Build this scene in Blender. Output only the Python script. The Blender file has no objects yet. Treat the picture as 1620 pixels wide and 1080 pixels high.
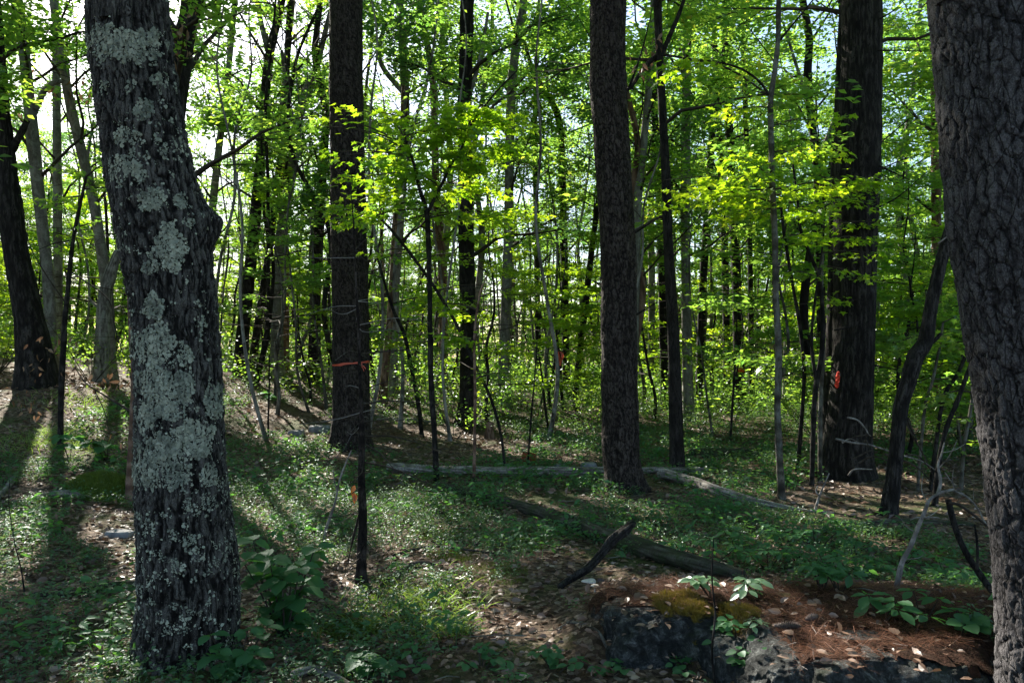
import bpy, math
import numpy as np
from mathutils import Vector

# ---------------------------------------------------------------- camera, world, sun, exposure
SC = bpy.context.scene
COL = SC.collection
PI = math.pi
FPX, CX, HY, CAMZ = 1260.0, 810.0, 560.0, 1.6      # photo pixels (1620 x 1080)
PITCH = math.atan((HY - 540.0) / FPX)
cam_d = bpy.data.cameras.new('camera'); cam = bpy.data.objects.new('camera', cam_d); COL.objects.link(cam)
cam.location = (0, 0, CAMZ); cam.rotation_euler = (PI / 2 + PITCH, 0, 0)
cam_d.sensor_width = 36.0; cam_d.lens = 36.0 * FPX / 1620.0; cam_d.clip_end = 2000.0; cam_d.clip_start = 0.05
SC.camera = cam

SUN_AZ = math.radians(-30.0)        # left of the view direction (+Y), behind the wood
SUN_EL = math.radians(33.0)
SUNV = np.array([math.sin(SUN_AZ) * math.cos(SUN_EL), math.cos(SUN_AZ) * math.cos(SUN_EL), math.sin(SUN_EL)])
w = bpy.data.worlds.new('World'); SC.world = w; w.use_nodes = True
nt = w.node_tree; nt.nodes.clear()
sky = nt.nodes.new('ShaderNodeTexSky'); sky.sky_type = 'NISHITA'; sky.sun_disc = False
sky.sun_elevation = SUN_EL; sky.sun_rotation = SUN_AZ; sky.air_density = 1.0; sky.dust_density = 1.0; sky.ozone_density = 1.5
bg = nt.nodes.new('ShaderNodeBackground'); bg.inputs['Strength'].default_value = 0.072
wo = nt.nodes.new('ShaderNodeOutputWorld')
nt.links.new(sky.outputs[0], bg.inputs[0]); nt.links.new(bg.outputs[0], wo.inputs[0])
sd = bpy.data.lights.new('sun', 'SUN'); sd.energy = 5.0; sd.angle = math.radians(0.55); sd.color = (1.0, 0.93, 0.80)
so = bpy.data.objects.new('sun', sd); COL.objects.link(so); so.location = (-20, 30, 30)
so.rotation_euler = Vector(SUNV).to_track_quat('Z', 'Y').to_euler()
SC.view_settings.view_transform = 'Standard'; SC.view_settings.look = 'None'
SC.view_settings.exposure = 2.08; SC.view_settings.gamma = 1.0; SC.view_settings.use_curve_mapping = False
SC.render.engine = 'CYCLES'
cy = SC.cycles
cy.max_bounces = 8; cy.diffuse_bounces = 6; cy.glossy_bounces = 2; cy.transmission_bounces = 4; cy.volume_bounces = 1
cy.caustics_reflective = False; cy.caustics_refractive = False; cy.sample_clamp_indirect = 6.0
cy.use_denoising = True; cy.denoiser = 'OPENIMAGEDENOISE'

# ---------------------------------------------------------------- numeric helpers
RNG = np.random.default_rng(11)
def _h(i, j, k, s):
    n = (i * 374761393 + j * 668265263 + k * 1440662683 + s * 974634777) & 0xffffffff
    n = ((n ^ (n >> 13)) * 1274126177) & 0xffffffff
    n = ((n ^ (n >> 16)) * 2246822519) & 0xffffffff
    return ((n ^ (n >> 15)) & 0xffffff) / 16777216.0
def vnoise(p, s=0):
    p = np.asarray(p, float)
    i = np.floor(p).astype(np.int64); f = p - i; f = f * f * (3 - 2 * f)
    r = 0
    for a in (0, 1):
        for b in (0, 1):
            for c in (0, 1):
                wt = (f[:, 0] if a else 1 - f[:, 0]) * (f[:, 1] if b else 1 - f[:, 1]) * (f[:, 2] if c else 1 - f[:, 2])
                r = r + wt * _h(i[:, 0] + a, i[:, 1] + b, i[:, 2] + c, s)
    return r * 2 - 1
def fbm(p, o=4, s=0):
    r = 0; a = 1.0; t = 0
    for k in range(o):
        r = r + a * vnoise(np.asarray(p) * 2 ** k + 17.3 * k, s + k); t += a; a *= .5
    return r / t
def worley(p, s=0):
    p = np.asarray(p, float); i = np.floor(p).astype(np.int64); f = p - i
    f1 = np.full(len(p), 9.0); f2 = f1.copy(); cid = np.zeros(len(p))
    for a in (-1, 0, 1):
        for b in (-1, 0, 1):
            for c in (-1, 0, 1):
                x, y, z = i[:, 0] + a, i[:, 1] + b, i[:, 2] + c
                d = np.sqrt((a + _h(x, y, z, s) - f[:, 0]) ** 2 + (b + _h(x, y, z, s + 1) - f[:, 1]) ** 2 + (c + _h(x, y, z, s + 2) - f[:, 2]) ** 2)
                m = d < f1
                f2 = np.where(m, f1, np.minimum(f2, d)); cid = np.where(m, _h(x, y, z, s + 3), cid); f1 = np.where(m, d, f1)
    return f1, f2, cid
def sst(a, b, x):
    t = np.clip((x - a) / (b - a), 0, 1); return t * t * (3 - 2 * t)
def nrm(a):
    return a / np.maximum(np.linalg.norm(a, axis=-1, keepdims=True), 1e-9)

# terrain: the wood floor rises to the back left, dips away far behind
_A = (np.array([-900, 60, 300, 500, 740, 1000, 1300, 1620, 2600]) - CX) / FPX
_D = np.array([3.6, 8, 13, 17, 22, 30, 45, 80, 200.])
_T = np.array([[0, .35, 1.2, 1.5, 1.7, 1.8, 1.5, -1, -8],
               [0, .28, 1.06, 1.35, 1.6, 1.75, 1.4, -1, -8],
               [0, .10, .60, .95, 1.35, 1.6, 1.3, -1.5, -8],
               [0, 0, .05, .45, 1.04, 1.4, 1.1, -2, -8],
               [0, 0, 0, .05, .60, .9, .7, -2, -8],
               [0, 0, 0, 0, .22, .4, .3, -2, -8],
               [0, 0, 0, 0, 0, .1, 0, -2, -8],
               [0, 0, 0, 0, 0, 0, 0, -2, -8],
               [0, 0, 0, 0, 0, 0, 0, -2, -8.]])
def ground(x, y):
    x = np.atleast_1d(np.asarray(x, float)); y = np.atleast_1d(np.asarray(y, float))
    a = np.clip(x / np.maximum(y, 3.6), _A[0], _A[-1] - 1e-6); d = np.clip(y, _D[0], _D[-1] - 1e-6)
    i = np.clip(np.searchsorted(_A, a, 'right') - 1, 0, len(_A) - 2); j = np.clip(np.searchsorted(_D, d, 'right') - 1, 0, len(_D) - 2)
    u = (a - _A[i]) / (_A[i + 1] - _A[i]); v = (d - _D[j]) / (_D[j + 1] - _D[j])
    u = u * u * (3 - 2 * u)
    z = (_T[i, j] * (1 - u) + _T[i + 1, j] * u) * (1 - v) + (_T[i, j + 1] * (1 - u) + _T[i + 1, j + 1] * u) * v
    # mound of pine needles over the foreground rocks
    mx = sst(.15, .75, x) * (1 - sst(2.9, 3.9, x)); my = sst(3.60, 3.82, y - .52 * (1 - sst(.98, 1.3, x))) * (1 - sst(4.3, 5.6, y))
    z = z + .27 * mx * my
    p = np.stack([x, y, 0 * x], 1)
    z = z + .10 * vnoise(p * .45, 3) * sst(5, 12, y) + .035 * vnoise(p * 1.7, 5) + .012 * vnoise(p * 6.1, 6)
    return z
def g1(x, y): return float(ground(x, y)[0])
def proj(P):
    P = np.asarray(P, float); x, y, z = P[..., 0], P[..., 1], P[..., 2] - CAMZ
    c, s = math.cos(PITCH), math.sin(PITCH)
    d = y * c + z * s; v = z * c - y * s
    d = np.maximum(d, 1e-3)
    return CX + FPX * x / d, 540 - FPX * v / d
def ray(px, py):
    a, b = (px - CX) / FPX, (540 - py) / FPX
    c, s = math.cos(PITCH), math.sin(PITCH)
    return np.array([a, c - b * s, s + b * c])
def P(px, py, y):
    r = ray(px, py); return np.array([0, 0, CAMZ]) + r * (y / r[1])
_TT = 1.5 * 1.006 ** np.arange(690)
def at(px, py):
    r = ray(px, py); Q = np.array([0, 0, CAMZ]) + r * _TT[:, None]
    k = np.nonzero(Q[:, 2] <= ground(Q[:, 0], Q[:, 1]))[0]
    return Q[k[0]] if len(k) else Q[-1]
def base_depth(px, py): return at(px, py)[1]

# ---------------------------------------------------------------- mesh building
ORG = {}
class MB:
    def __init__(s): s.V = []; s.F = []; s.A = []; s.M = []; s.n = 0
    def add(s, V, F, a=0.5, mi=0):
        V = np.asarray(V, float).reshape(-1, 3); F = np.asarray(F, np.int64)
        if len(V) == 0 or len(F) == 0: return
        s.V.append(V); s.F.append(F + s.n); s.M.append(np.full(len(F), mi))
        s.A.append(np.broadcast_to(np.asarray(a, float), (len(V),)) if np.ndim(a) < 1 else np.asarray(a, float)); s.n += len(V)
    def data(s, name, mats, org, smooth):
        me = bpy.data.meshes.new(name)
        V = np.concatenate(s.V) - org; me.vertices.add(len(V)); me.vertices.foreach_set('co', V.ravel().astype(np.float32))
        tot = np.concatenate([np.full(len(F), F.shape[1]) for F in s.F]); L = np.concatenate([F.ravel() for F in s.F])
        me.loops.add(len(L)); me.loops.foreach_set('vertex_index', L.astype(np.int32))
        me.polygons.add(len(tot)); st = np.concatenate([[0], np.cumsum(tot)[:-1]])
        me.polygons.foreach_set('loop_start', st.astype(np.int32)); me.polygons.foreach_set('loop_total', tot.astype(np.int32))
        me.polygons.foreach_set('material_index', np.concatenate(s.M).astype(np.int32))
        me.polygons.foreach_set('use_smooth', np.full(len(tot), bool(smooth)))
        at_ = me.attributes.new('v', 'FLOAT', 'POINT'); at_.data.foreach_set('value', np.concatenate(s.A).astype(np.float32))
        me.update(calc_edges=True)
        for m in (mats if isinstance(mats, (list, tuple)) else [mats]): me.materials.append(m)
        return me
    def build(s, name, mats, parent=None, org=None, smooth=False):
        if s.n == 0: return None
        if org is None: org = ORG[parent.name] if parent is not None else np.zeros(3)
        org = np.asarray(org, float)
        o = bpy.data.objects.new(name, s.data(name, mats, org, smooth)); COL.objects.link(o)
        if parent is not None: o.parent = parent; o.location = org - ORG[parent.name]
        else: o.location = org
        ORG[o.name] = org
        return o
def tag(o, label=None, cat=None, group=None, kind=None):
    if label: o['label'] = label
    if cat: o['category'] = cat
    if group: o['group'] = group
    if kind: o['kind'] = kind
    return o
def thing(name, label, cat, loc, group=None):
    o = bpy.data.objects.new(name, None); COL.objects.link(o); o.empty_display_size = .2
    o.location = loc; ORG[o.name] = np.asarray(loc, float)
    return tag(o, label, cat, group)
def curve(pts, n):
    """Catmull-Rom resample of (k,m) rows, evenly by length of the first three columns."""
    p = np.asarray(pts, float)
    if len(p) == 2: p = np.stack([p[0], p[0] * .5 + p[1] * .5, p[1]])
    q = np.vstack([2 * p[0] - p[1], p, 2 * p[-1] - p[-2]]); out = []
    m = 12
    for i in range(len(p) - 1):
        a, b, c, d = q[i:i + 4]; t = (np.arange(m) / m)[:, None]
        out.append(.5 * (2 * b + (c - a) * t + (2 * a - 5 * b + 4 * c - d) * t * t + (3 * b - a - 3 * c + d) * t ** 3))
    out = np.vstack(out + [p[-1:]]); L = np.concatenate([[0], np.cumsum(np.linalg.norm(np.diff(out[:, :3], axis=0), axis=1))])
    s = np.linspace(0, L[-1], n)
    return np.stack([np.interp(s, L, out[:, k]) for k in range(out.shape[1])], 1), s
def frames(pts):
    T = nrm(np.gradient(pts, axis=0)); ref = np.array([0, 1., 0]) if abs(np.mean(T[:, 2])) > .6 else np.array([0, 0, 1.])
    U = nrm(np.cross(ref[None] + 0 * T, T)); Vv = np.cross(T, U)
    if ref[1] == 1: U, Vv = U, -Vv        # U ~ +x, V ~ towards the camera for an upright stem
    return T, U, Vv
def grid_faces(n, m):
    i, j = np.meshgrid(np.arange(n - 1), np.arange(m), indexing='ij'); j2 = (j + 1) % m
    return np.stack([i * m + j, i * m + j2, (i + 1) * m + j2, (i + 1) * m + j], -1).reshape(-1, 4)
_GF = {}
def tube(mb, pts, r, sides=5, a=.5, mi=0, cap=False):
    pts = np.asarray(pts, float); n = len(pts); r = np.broadcast_to(np.asarray(r, float), (n,))
    T, U, W = frames(pts); th = np.arange(sides) * 2 * PI / sides
    V = pts[:, None] + r[:, None, None] * (np.cos(th)[None, :, None] * U[:, None] + np.sin(th)[None, :, None] * W[:, None])
    k = (n, sides)
    if k not in _GF: _GF[k] = grid_faces(n, sides)
    mb.add(V.reshape(-1, 3), _GF[k], a, mi)
    if cap: mb.add(V[-1], [list(range(sides))], a, mi); mb.add(V[0], [list(range(sides))[::-1]], a, mi)

LEAF = {
 'oval': (np.array([[0, 0, 0], [.5, -.27, .07], [1, 0, -.04], [.5, .27, .07]]), [[0, 1, 2], [0, 2, 3]]),
 'ovate': (np.array([[0, 0, 0], [.25, -.22, .05], [.62, -.2, .05], [1, 0, -.1], [.62, .2, .05], [.25, .22, .05], [.3, 0, 0], [.65, 0, -.01]]),
           [[0, 1, 6], [1, 2, 7, 6], [2, 3, 7], [3, 4, 7], [4, 5, 6, 7], [5, 0, 6]]),
 'maple': (np.array([[.3, 0, 0], [0, 0, 0], [-.02, -.3, .05], [.25, -.22, .03], [.42, -.55, .04], [.55, -.2, .03], [1, 0, -.1], [.55, .2, .03], [.42, .55, .04], [.25, .22, .03], [-.02, .3, .05]]),
           [[0, 1, 2], [0, 2, 3], [0, 3, 4], [0, 4, 5], [0, 5, 6], [0, 6, 7], [0, 7, 8], [0, 8, 9], [0, 9, 10], [0, 10, 1]]),
 'needle': (np.array([[0, -.02, 0], [1, -.012, 0], [1, .012, 0], [0, .02, 0]]), [[0, 1, 2], [0, 2, 3]]),
 'tuft': (np.array([[0, 0, 0], [.9, -.5, .1], [1, -.42, .1], [0, 0, 0], [1, -.06, .2], [1, .04, .2], [0, 0, 0], [.95, .4, 0], [.88, .5, 0], [0, 0, 0], [.8, -.1, .5], [.82, .05, .5], [0, 0, 0], [.8, .1, -.45], [.8, -.05, -.45]]),
          [[0, 1, 2], [3, 4, 5], [6, 7, 8], [9, 10, 11], [12, 13, 14]]),
}
def leaves(mb, Pn, D, N, S, shape='oval', wid=1.0, v=None, rng=RNG, mi=0):
    T, F = LEAF[shape]; n = len(Pn)
    if n == 0: return
    D = nrm(D); B = nrm(np.cross(N, D)); Nn = np.cross(D, B); S = np.broadcast_to(S, (n,))[:, None, None]
    V = Pn[:, None] + S * (T[None, :, 0:1] * D[:, None] + wid * T[None, :, 1:2] * B[:, None] + T[None, :, 2:3] * Nn[:, None])
    k = len(T)
    if v is None: v = rng.random(n)
    a = np.repeat(v, k)
    off = (np.arange(n) * k)[:, None, None]
    for m in sorted(set(len(f) for f in F)):
        ff = np.array([f for f in F if len(f) == m])
        Fm = (ff[None] + off).reshape(-1, m)
        if m == min(set(len(f) for f in F)): mb.add(V.reshape(-1, 3), Fm, a, mi); base = mb.n - n * k
        else: mb.F.append(Fm + base); mb.M.append(np.full(len(Fm), mi))

# gaps in the canopy through which the sun reaches the floor: (px, py, radius m)
HOLES = []
for px_, py_, r_ in [(40, 640, .9), (130, 590, 1.2), (190, 575, 1.3), (160, 640, .9), (20, 700, .5), (390, 650, .8), (450, 640, .9), (500, 660, .7), (430, 700, .5), (400, 600, 1.2), (470, 590, 1.2),
                     (690, 690, .55), (640, 670, .5), (740, 690, .45), (770, 700, .4), (540, 895, .16), (575, 930, .12), (600, 965, .20), (640, 960, .15), (700, 935, .10), (745, 905, .10),
                     (740, 780, .22), (700, 755, .15), (860, 785, .25), (905, 790, .2), (870, 820, .13), (1020, 920, .10), (1100, 935, .08), (1210, 945, .08), (860, 640, 1.1), (820, 620, 1.2), (930, 620, 1.4), (900, 660, .8),
                     (1060, 600, 2.0), (1150, 640, 1.0), (1230, 650, 1.0), (1100, 660, .8), (1330, 860, .12), (1400, 870, .14), (1450, 880, .1), (1500, 800, .2), (215, 1040, .08), (190, 1060, .08), (1290, 840, .1),
                     (660, 900, .07), (790, 960, .1), (720, 985, .1), (820, 1000, .08), (330, 640, .6), (1340, 700, .3), (1490, 740, .25), (1180, 665, 1.0), (1020, 625, 1.6), (760, 640, .9), (600, 640, .8), (970, 655, .8), (1420, 660, .8), (560, 600, 1.5)]:
    HOLES.append((at(px_, py_), max(r_, .2)))
for px_, py_, d_, r_ in [(600, 200, 9.7, .75), (560, 210, 9.7, .5), (700, 215, 9.7, .6), (780, 240, 9.8, .5), (600, 270, 9.7, .5), (700, 330, 9.7, .5), (1110, 305, 8.3, .6), (1190, 320, 8.3, .5), (1340, 300, 8.5, .5), (1350, 370, 8.5, .35), (860, 90, 11, .6), (850, 320, 16, 1.2), (950, 450, 22, 1.5), (640, 480, 18, 1.4), (1150, 480, 22, 1.8), (430, 480, 22, .9), (1250, 520, 20, 1.5), (1500, 620, 10, .5), (360, 530, 24, .9), (150, 500, 18, .8)]:
    HOLES.append((P(px_, py_, d_), r_))
_hr = np.random.default_rng(44)
for k in range(74):
    px_, py_ = (_hr.uniform(380, 1400), _hr.uniform(625, 900)) if k < 56 else (_hr.uniform(-50, 380), _hr.uniform(690, 900))
    HOLES.append((at(px_, py_), _hr.uniform(.24, .42) + (.4 if py_ < 690 else 0)))
def sunhole(Pn):
    keep = np.ones(len(Pn), bool)
    if len(Pn) == 0: return keep
    lo, hi = Pn.min(0), Pn.max(0); cc = (lo + hi) / 2; rad = np.linalg.norm(hi - lo) / 2
    for T, r in HOLES:
        dc = cc - T; sc = dc @ SUNV
        if sc < -rad or np.linalg.norm(dc - sc * SUNV) > rad + r * 1.15: continue
        d = Pn - T; s = d @ SUNV; q = d - s[:, None] * SUNV
        keep &= ~((s > .8) & (np.einsum('ij,ij->i', q, q) < (r * 1.15) ** 2))
    return keep

# ---------------------------------------------------------------- materials
class NT:
    def __init__(s, name):
        s.m = bpy.data.materials.new(name); s.m.use_nodes = True; s.t = s.m.node_tree; s.t.nodes.clear()
        s.out = s.n('ShaderNodeOutputMaterial')
    def n(s, typ, **k):
        x = s.t.nodes.new(typ)
        for a, b in k.items(): setattr(x, a, b)
        return x
    def l(s, a, b): s.t.links.new(a, b)
    def set(s, node, **k):
        for a, b in k.items():
            if hasattr(b, 'links') or isinstance(b, bpy.types.NodeSocket): s.l(b, node.inputs[a])
            else: node.inputs[a].default_value = b
        return node
    def co(s, scale=(1, 1, 1)):
        if not hasattr(s, '_tc'): s._tc = s.n('ShaderNodeTexCoord')
        mp = s.n('ShaderNodeMapping'); s.l(s._tc.outputs['Object'], mp.inputs['Vector']); mp.inputs['Scale'].default_value = scale
        return mp.outputs[0]
    def noise(s, vec, scale, detail=4, rough=.6, dist=0):
        x = s.n('ShaderNodeTexNoise'); s.l(vec, x.inputs['Vector']); x.inputs['Scale'].default_value = scale
        x.inputs['Detail'].default_value = detail; x.inputs['Roughness'].default_value = rough; x.inputs['Distortion'].default_value = dist
        return x.outputs['Fac']
    def voro(s, vec, scale, feature='F1', out='Distance'):
        x = s.n('ShaderNodeTexVoronoi'); x.feature = feature; s.l(vec, x.inputs['Vector']); x.inputs['Scale'].default_value = scale
        return x.outputs[out]
    def ramp(s, fac, stops):
        x = s.n('ShaderNodeValToRGB'); s.l(fac, x.inputs[0]); e = x.color_ramp.elements
        while len(e) < len(stops): e.new(.5)
        for k, (p, c) in enumerate(stops):
            e[k].position = p; e[k].color = (c[0], c[1], c[2], 1) if not isinstance(c, (int, float)) else (c, c, c, 1)
        return x.outputs[0]
    def mix(s, f, a, b, typ='MIX'):
        x = s.n('ShaderNodeMix'); x.data_type = 'RGBA'; x.blend_type = typ
        for sk, v in ((x.inputs[0], f), (x.inputs[6], a), (x.inputs[7], b)):
            if isinstance(v, bpy.types.NodeSocket): s.l(v, sk)
            elif isinstance(v, (tuple, list)): sk.default_value = (v[0], v[1], v[2], 1)
            else: sk.default_value = v
        return x.outputs[2]
    def math(s, op, a, b=0.0):
        x = s.n('ShaderNodeMath'); x.operation = op
        for sk, v in ((x.inputs[0], a), (x.inputs[1], b)):
            if isinstance(v, bpy.types.NodeSocket): s.l(v, sk)
            else: sk.default_value = v
        return x.outputs[0]
    def attr(s, name='v'):
        x = s.n('ShaderNodeAttribute'); x.attribute_name = name; return x.outputs['Fac']
    def bump(s, h, dist, strength=1.0):
        x = s.n('ShaderNodeBump'); s.l(h, x.inputs['Height']); x.inputs['Distance'].default_value = dist; x.inputs['Strength'].default_value = strength
        return x.outputs[0]
    def bsdf(s, col, rough=.9, normal=None, spec=.3):
        x = s.n('ShaderNodeBsdfPrincipled'); x.inputs['Roughness'].default_value = rough; x.inputs['Specular IOR Level'].default_value = spec
        if isinstance(col, bpy.types.NodeSocket): s.l(col, x.inputs['Base Color'])
        else: x.inputs['Base Color'].default_value = (*col, 1)
        if normal is not None: s.l(normal, x.inputs['Normal'])
        s.l(x.outputs[0], s.out.inputs[0]); return s.m

def mat_leaf(name, stops, tstops, tf=.5, gloss=.06, rough=.4):
    t = NT(name); v = t.attr(); oi = t.n('ShaderNodeObjectInfo')
    vv = t.math('ADD', t.math('MULTIPLY', v, .8), t.math('MULTIPLY', oi.outputs['Random'], .2))
    c = t.ramp(vv, stops); tc = t.ramp(vv, tstops)
    d = t.n('ShaderNodeBsdfDiffuse'); t.l(c, d.inputs[0]); tr = t.n('ShaderNodeBsdfTranslucent'); t.l(tc, tr.inputs[0])
    mx = t.n('ShaderNodeMixShader'); mx.inputs[0].default_value = tf; t.l(d.outputs[0], mx.inputs[1]); t.l(tr.outputs[0], mx.inputs[2])
    gl = t.n('ShaderNodeBsdfGlossy'); gl.inputs['Roughness'].default_value = rough; gl.inputs[0].default_value = (.9, .95, 1, 1)
    m2 = t.n('ShaderNodeMixShader'); m2.inputs[0].default_value = gloss; t.l(mx.outputs[0], m2.inputs[1]); t.l(gl.outputs[0], m2.inputs[2])
    t.l(m2.outputs[0], t.out.inputs[0]); return t.m
M = {}
M['leaf'] = mat_leaf('green_leaf', [(0, (.035, .085, .018)), (.5, (.05, .12, .022)), (.93, (.07, .15, .025)), (1, (.16, .14, .02))],
                     [(0, (.12, .32, .05)), (.45, (.30, .56, .06)), (.85, (.52, .74, .06)), (1, (.80, .60, .06))], .62)
M['leaf_dark'] = mat_leaf('dark_green_leaf', [(0, (.02, .06, .02)), (1, (.045, .105, .025))], [(0, (.08, .26, .05)), (1, (.26, .50, .07))], .52)
M['leaf_bright'] = mat_leaf('bright_maple_leaf', [(0, (.05, .12, .015)), (.9, (.09, .17, .02)), (1, (.2, .16, .02))],
                            [(0, (.30, .58, .02)), (.6, (.50, .74, .02)), (.92, (.68, .80, .03)), (1, (.85, .55, .04))], .62)
M['plant'] = mat_leaf('low_plant_leaf', [(0, (.025, .08, .035)), (.6, (.04, .12, .045)), (1, (.08, .15, .04))], [(0, (.10, .26, .05)), (1, (.26, .40, .06))], .4, .05, .45)
M['broad'] = mat_leaf('broad_leaf', [(0, (.032, .105, .042)), (1, (.055, .16, .055))], [(0, (.12, .36, .06)), (1, (.22, .50, .07))], .4, .03, .5)
M['pale_plant'] = mat_leaf('pale_leaf', [(0, (.12, .22, .12)), (1, (.18, .30, .16))], [(0, (.2, .4, .12)), (1, (.3, .5, .15))], .35, .10, .35)
M['needle'] = mat_leaf('pine_needle_green', [(0, (.02, .055, .025)), (1, (.04, .09, .035))], [(0, (.06, .16, .04)), (1, (.12, .26, .05))], .35)
M['brown_leaf'] = mat_leaf('dry_brown_leaf', [(0, (.10, .05, .025)), (.5, (.20, .11, .055)), (1, (.32, .22, .14))], [(0, (.12, .06, .03)), (1, (.24, .14, .08))], .2, .03)
M['litter'] = mat_leaf('dead_leaf_litter', [(0, (.05, .03, .02)), (.3, (.11, .062, .042)), (.6, (.21, .13, .095)), (.85, (.33, .235, .18)), (1, (.48, .39, .33))],
                       [(0, (.08, .04, .02)), (1, (.25, .16, .10))], .15, .05, .45)
M['rust_needle'] = mat_leaf('fallen_pine_needle', [(0, (.04, .018, .012)), (.6, (.105, .045, .028)), (1, (.21, .10, .062))], [(0, (.1, .03, .01)), (1, (.2, .08, .03))], .1, .03)
M['grassm'] = mat_leaf('sedge_grass', [(0, (.05, .11, .02)), (1, (.12, .19, .035))], [(0, (.18, .36, .04)), (1, (.36, .5, .06))], .45)
M['mossm'] = mat_leaf('moss_green', [(0, (.05, .09, .012)), (1, (.14, .19, .02))], [(0, (.1, .14, .02)), (1, (.2, .22, .03))], .2, .02)
M['moss_gold'] = mat_leaf('moss_golden', [(0, (.08, .065, .01)), (1, (.18, .14, .025))], [(0, (.15, .12, .02)), (1, (.3, .22, .03))], .2, .02)

def mat_bark(name, crack, mid, plate, sc=(1, 1, .25), fine=60, patch=None, pf=(.5, .62), bump=.006, hi=.75, fleck=.35, fiss=None, plates=None):
    t = NT(name); h = t.attr(); c = t.co(sc)
    n1 = t.noise(c, fine * .4, 6, .65); n2 = t.noise(t.co((1, 1, 1)), 3.0, 3, .6); n3 = t.noise(t.co((1, 1, .6)), fine * 2.2, 3, .7)
    f = t.math('ADD', t.math('MULTIPLY', h, .85), t.math('MULTIPLY', t.math('SUBTRACT', n1, .5), .8))
    col = t.ramp(f, [(0.08, crack), (.38, mid), (hi, plate)])  # cracks are naturally darker; extra depth of tone paints in crevice shade
    col = t.mix(t.ramp(n2, [(.4, 0), (.75, .55)]), col, tuple(x * 1.25 for x in mid))
    if fleck:
        n5 = t.noise(t.co((1, 1, .75)), fine * 1.7, 5, .8); col = t.mix(t.math('MULTIPLY', t.ramp(n5, [(.50, 0), (.66, 1)]), t.math('MULTIPLY', t.ramp(h, [(.35, 0), (.8, 1)]), fleck)), col, tuple(min(1, x * 2.0) for x in plate))  # pale flecks on raised bark paint in lit ridge highlights
        col = t.mix(t.ramp(n5, [(.34, .8), (.46, 0)]), col, crack)
    gap = None
    if fiss:
        nf = t.noise(t.co((1, 1, fiss[1])), fiss[0], 3, .55, .3); gap = t.ramp(t.math('ABSOLUTE', t.math('SUBTRACT', nf, .5)), [(0, 1), (.012, .9), (.045, 0)])
    if plates:
        wv = t.mix(.035, t.co((1, 1, plates[1])), t.n('ShaderNodeTexNoise').outputs['Color'])
        gap = t.ramp(t.voro(wv, plates[0], 'DISTANCE_TO_EDGE'), [(0, .75), (.015, .5), (.05, 0)])
    if gap is not None:
        col = t.mix(t.math('MULTIPLY', gap, .9), col, crack)
    if patch:
        n4 = t.noise(t.co((1, 1, .7)), 5.5, 6, .7, .6)
        col = t.mix(t.ramp(n4, [(pf[0], 0), (pf[1], .85)]), col, t.mix(n3, tuple(x * .7 for x in patch), patch))
    hh = t.math('ADD', t.math('MULTIPLY', n1, .7), t.math('MULTIPLY', n3, .3))
    if gap is not None: hh = t.math('SUBTRACT', hh, t.math('MULTIPLY', gap, .6))
    return t.bsdf(col, .92, t.bump(hh, bump * 2.2), .2)
M['oak_bark'] = mat_bark('oak_bark', (.003, .003, .003), (.016, .014, .013), (.10, .095, .088), (1, 1, .4), 110, bump=.006, hi=.95, fleck=.6, fiss=(34, .16))
M['pine_bark'] = mat_bark('pine_bark', (.004, .003, .003), (.019, .014, .012), (.075, .062, .055), (1, 1, .35), 85, bump=.006, hi=.9, fleck=.4, fiss=(36, .22))
M['pine_bark_grey'] = mat_bark('grey_pine_bark', (.004, .004, .004), (.021, .019, .021), (.088, .083, .088), (1, 1, .5), 95, bump=.007, hi=.9, fleck=.7, plates=(26, .32))
M['dark_bark'] = mat_bark('dark_bark', (.005, .004, .004), (.017, .0145, .0135), (.050, .045, .042), (1, 1, .3), 60, bump=.006, fiss=(30, .15))
M['thin_bark'] = mat_bark('thin_bark', (.018, .016, .013), (.06, .055, .045), (.13, .12, .10), (1, 1, .5), 40, patch=(.2, .21, .19), bump=.004)
M['grey_bark'] = mat_bark('grey_bark', (.025, .022, .02), (.12, .11, .10), (.28, .265, .25), (1, 1, .4), 30, patch=(.30, .31, .28), bump=.005)
M['red_bark'] = mat_bark('red_bark', (.025, .016, .012), (.12, .07, .05), (.25, .17, .13), (1, 1, .3), 50, bump=.005)
M['twig'] = mat_bark('twig_bark', (.012, .010, .008), (.035, .028, .022), (.07, .06, .05), (1, 1, 1), 30, bump=.002)
M['dead_wood'] = mat_bark('bleached_dead_wood', (.04, .034, .03), (.15, .135, .125), (.30, .28, .265), (1, 1, 1), 40, bump=.003)
M['log_wood'] = mat_bark('weathered_log', (.03, .025, .022), (.15, .13, .12), (.33, .30, .28), (.5, 2, 2), 30, patch=(.06, .09, .03), pf=(.55, .7), bump=.005)
M['moss_log'] = mat_bark('mossy_log', (.012, .010, .008), (.045, .040, .030), (.09, .085, .07), (.6, .6, 2), 30, patch=(.035, .055, .018), pf=(.45, .6), bump=.006)
def mat_simple(name, a, b, scale, rough=.85, bump=.002, spec=.3):
    t = NT(name); n = t.noise(t.co(), scale, 6, .65)
    return t.bsdf(t.ramp(n, [(.3, a), (.7, b)]), rough, t.bump(n, bump), spec)
M['lichen'] = mat_leaf('pale_lichen', [(0, (.10, .115, .095)), (.45, (.23, .25, .20)), (1, (.42, .44, .35))], [(0, (.2, .25, .2)), (1, (.2, .25, .2))], .05, .01)
M['rust_leaf'] = mat_leaf('rust_orange_leaf', [(0, (.30, .07, .02)), (1, (.50, .16, .04))], [(0, (.5, .14, .03)), (1, (.7, .25, .05))], .35, .03)
M['tape'] = mat_leaf('orange_tape', [(0, (.85, .09, .04)), (1, (.9, .12, .05))], [(0, (.9, .12, .05)), (1, (.9, .12, .05))], .4, .08)
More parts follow.
